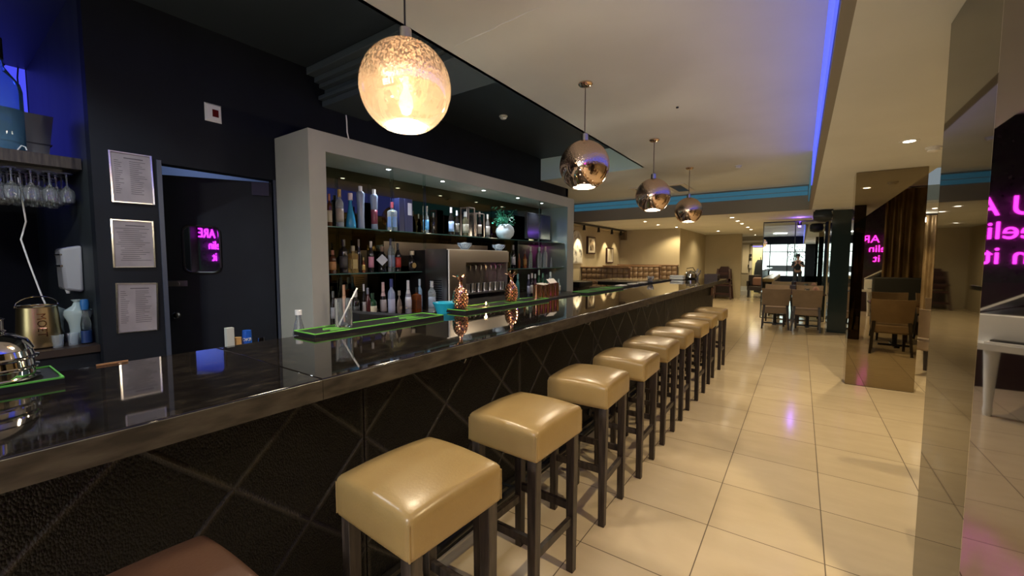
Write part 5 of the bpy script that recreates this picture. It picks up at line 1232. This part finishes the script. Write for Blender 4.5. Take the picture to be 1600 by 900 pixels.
# high chair stack
t = thing('high_chair', 'dark mahogany high chair stack against the far beige wall', 'high chair', (-2.42, 17.75, 0))
for sx in (-1, 1):
    for sy in (-1, 1): MB().bar((sx*0.30, sy*0.30, 0), (sx*0.20, sy*0.12+0.1, 1.15), 0.06).build('leg', 'hwood', t)
MB().box(-0.28, 0.28, -0.24, 0.26, 0.50, 0.56).build('seat', 'hwood', t)
MB().box(-0.21, 0.21, 0.16, 0.24, 0.60, 1.10).hexa([(-0.21, 0.16, 1.1), (0.21, 0.16, 1.1), (0.21, 0.24, 1.1), (-0.21, 0.24, 1.1)], [(-0.13, 0.16, 1.24), (0.13, 0.16, 1.24), (0.13, 0.24, 1.24), (-0.13, 0.24, 1.24)]).build('backrest', 'hwood', t)
MB().box(-0.26, 0.26, -0.28, -0.2, 0.72, 0.78).box(-0.26, -0.2, -0.28, 0.2, 0.72, 0.78).box(0.2, 0.26, -0.28, 0.2, 0.72, 0.78).build('arm_rail', 'hwood', t)
MB().box(-0.28, 0.28, -0.30, -0.26, 0.18, 0.24).build('rail', 'hwood', t)
MB().box(-0.2, 0.2, -0.05, 0.0, 0.94, 1.02).build('rail', 'hwood', t)
MB().box(-0.24, 0.24, 0.0, 0.02, 0.06, 0.5).build('side_board', 'darkpanel', t)
light('AREA', (-1.6, 21.6, 2.3), 14, (1.0, 0.9, 0.6), (0, 0, 0), 0.6, name='beyond_light')
t = thing('coat_rack', 'dark coats hanging in the room beyond the far doorway', 'coats', (-1.48, 21.6, 0))
MB().lathe([(0, 0.02), (0.22, 0.05), (0.24, 0.9), (0.2, 1.35), (0.12, 1.5), (0, 1.5)], n=14).build('coat', 'cloth', t)
MB().tube([(0, 0, 0), (0, 0, 1.62)], 0.015).build('pole', 'blackmetal', t)
t = thing('blue_sign_light', 'blue lit strip above the far doorway interior', 'light', (-1.52, 22.2, 2.25))
MB().box(-0.5, 0.5, 0, 0.05, -0.14, 0.14).build('panel', mat('blue_violet_glow', (0.1, 0.1, 0.5), 0.5, emit=(0.12, 0.10, 0.75), es=0.8), t)
t = thing('notice_board', 'tall cream board beside the far doorway', 'board', (-1.97, 20.46, 1.55))
MB().box(-0.12, 0.12, 0, 0.03, -0.62, 0.6).build('board', mat('cream_board', (0.75, 0.68, 0.52), 0.5), t)
t = thing('wall_telephone', 'dark wall telephone with hanging papers left of the far doorway', 'telephone', (-1.78, 20.40, 1.5))
MB().box(-0.05, 0.05, -0.03, 0.03, 0.15, 0.25).box(-0.05, 0.05, -0.03, 0.03, -0.02, 0.08).box(-0.08, 0.04, -0.03, 0.03, -0.3, -0.2).build('handset', 'blackplast', t)
MB().box(-0.03, 0.08, -0.04, -0.03, -0.35, -0.05).build('paper', 'white', t)

# ------------------------------------------------------------ figures behind the camera, seen in the far mirror
def person(x, y, rz, label, shirt):
    t = thing('person', label, 'person', (x, y, 0), rz)
    def skin(name, pts, edges, m, par=t, lv=2):
        me = bpy.data.meshes.new(name); me.from_pydata([p[:3] for p in pts], edges, []); me.update()
        o = bpy.data.objects.new(name, me); COL.objects.link(o); o.parent = par
        s = o.modifiers.new('skin', 'SKIN'); sv = me.skin_vertices[0].data
        for i, p in enumerate(pts): sv[i].radius = (p[3], p[4] if len(p) > 4 else p[3])
        sv[0].use_root = True
        ss = o.modifiers.new('sub', 'SUBSURF'); ss.levels = lv; ss.render_levels = lv; s.use_smooth_shade = True
        me.materials.append(MT[m] if isinstance(m, str) else m); return o
    V = [(0, 0, .98, .15, .11), (0, 0, 1.12, .135, .10), (0, 0, 1.28, .155, .11), (0, 0, 1.42, .14, .09), (0, 0, 1.50, .055), (0, .01, 1.56, .052),
         (0, .01, 1.62, .075, .09), (0, .01, 1.70, .072, .085), (0, .01, 1.76, .045, .05),
         (.19, 0, 1.40, .055), (.24, .06, 1.14, .045), (.10, .30, 1.26, .036), (.06, .36, 1.34, .026),
         (-.19, 0, 1.40, .055), (-.24, .06, 1.14, .045), (-.10, .30, 1.26, .036), (-.06, .36, 1.34, .026),
         (.10, 0, .88, .09), (.11, .01, .50, .06), (.12, -.01, .10, .042), (.12, .12, .03, .035),
         (-.10, 0, .88, .09), (-.11, .01, .50, .06), (-.12, -.01, .10, .042), (-.12, .12, .03, .035)]
    E = [(0, 1), (1, 2), (2, 3), (3, 4), (4, 5), (5, 6), (6, 7), (7, 8), (3, 9), (9, 10), (10, 11), (11, 12), (3, 13), (13, 14), (14, 15), (15, 16),
         (0, 17), (17, 18), (18, 19), (19, 20), (0, 21), (21, 22), (22, 23), (23, 24)]
    skin('body', V, E, 'skin')
    k = 1.16
    skin('shirt', [(a, b, c, r*k, (rr[0] if rr else r)*k) for a, b, c, r, *rr in [V[i] for i in (1, 2, 3, 9, 10, 13, 14, 0)]],
         [(7, 0), (0, 1), (1, 2), (2, 3), (3, 4), (2, 5), (5, 6)], shirt)
    skin('trousers', [(a, b, c, r*k, (rr[0] if rr else r)*k) for a, b, c, r, *rr in [V[i] for i in (0, 17, 18, 19, 21, 22, 23)]],
         [(0, 1), (1, 2), (2, 3), (0, 4), (4, 5), (5, 6)], 'cloth')
    MB().lathe([(0.0, 0.125), (0.05, 0.115), (0.085, 0.07), (0.092, 0.02), (0.086, -0.02), (0.08, -0.02), (0.08, 0.0)], (0, -0.012, 1.70), 18, sy=1.1).build('hair', 'blackplast', t)
    fc = MB().lathe([(0.0, 0.0), (0.010, 0.003), (0.006, 0.03), (0, 0.035)], (0, 0.105, 1.655), 8)
    fc.build('nose', 'skin', t)
    MB().lathe([(0, 0), (0.009, 0.001), (0, 0.006)], (0.03, 0.088, 1.69), 8, axis='Y').lathe([(0, 0), (0.009, 0.001), (0, 0.006)], (-0.03, 0.088, 1.69), 8, axis='Y').build('eye', 'white', t)
    for sx in (1, -1):                       # fingers wrap the phone
        for f in range(4):
            z = 1.375-0.020*f
            skin('finger', [(sx*.055, .365, z, .010), (sx*.045, .395, z+.004, .009), (sx*.025, .405, z+.006, .008), (sx*.008, .402, z+.006, .007)], [(0, 1), (1, 2), (2, 3)], 'skin', lv=1)
        skin('thumb', [(sx*.055, .355, 1.345, .012), (sx*.04, .345, 1.37, .010), (sx*.022, .348, 1.385, .009)], [(0, 1), (1, 2)], 'skin', lv=1)
    return t
person(-0.12, -0.75, 0, 'person in dark clothes standing with both hands raised holding a phone, reflected in the mirror', 'cloth')
o = MB().box(-0.12-0.036, -0.12+0.036, -0.75+0.37, -0.75+0.38, 1.30, 1.44).build('phone', 'blackplast', bevel=0.003); tag(o, 'dark phone held up by the reflected person', 'phone')
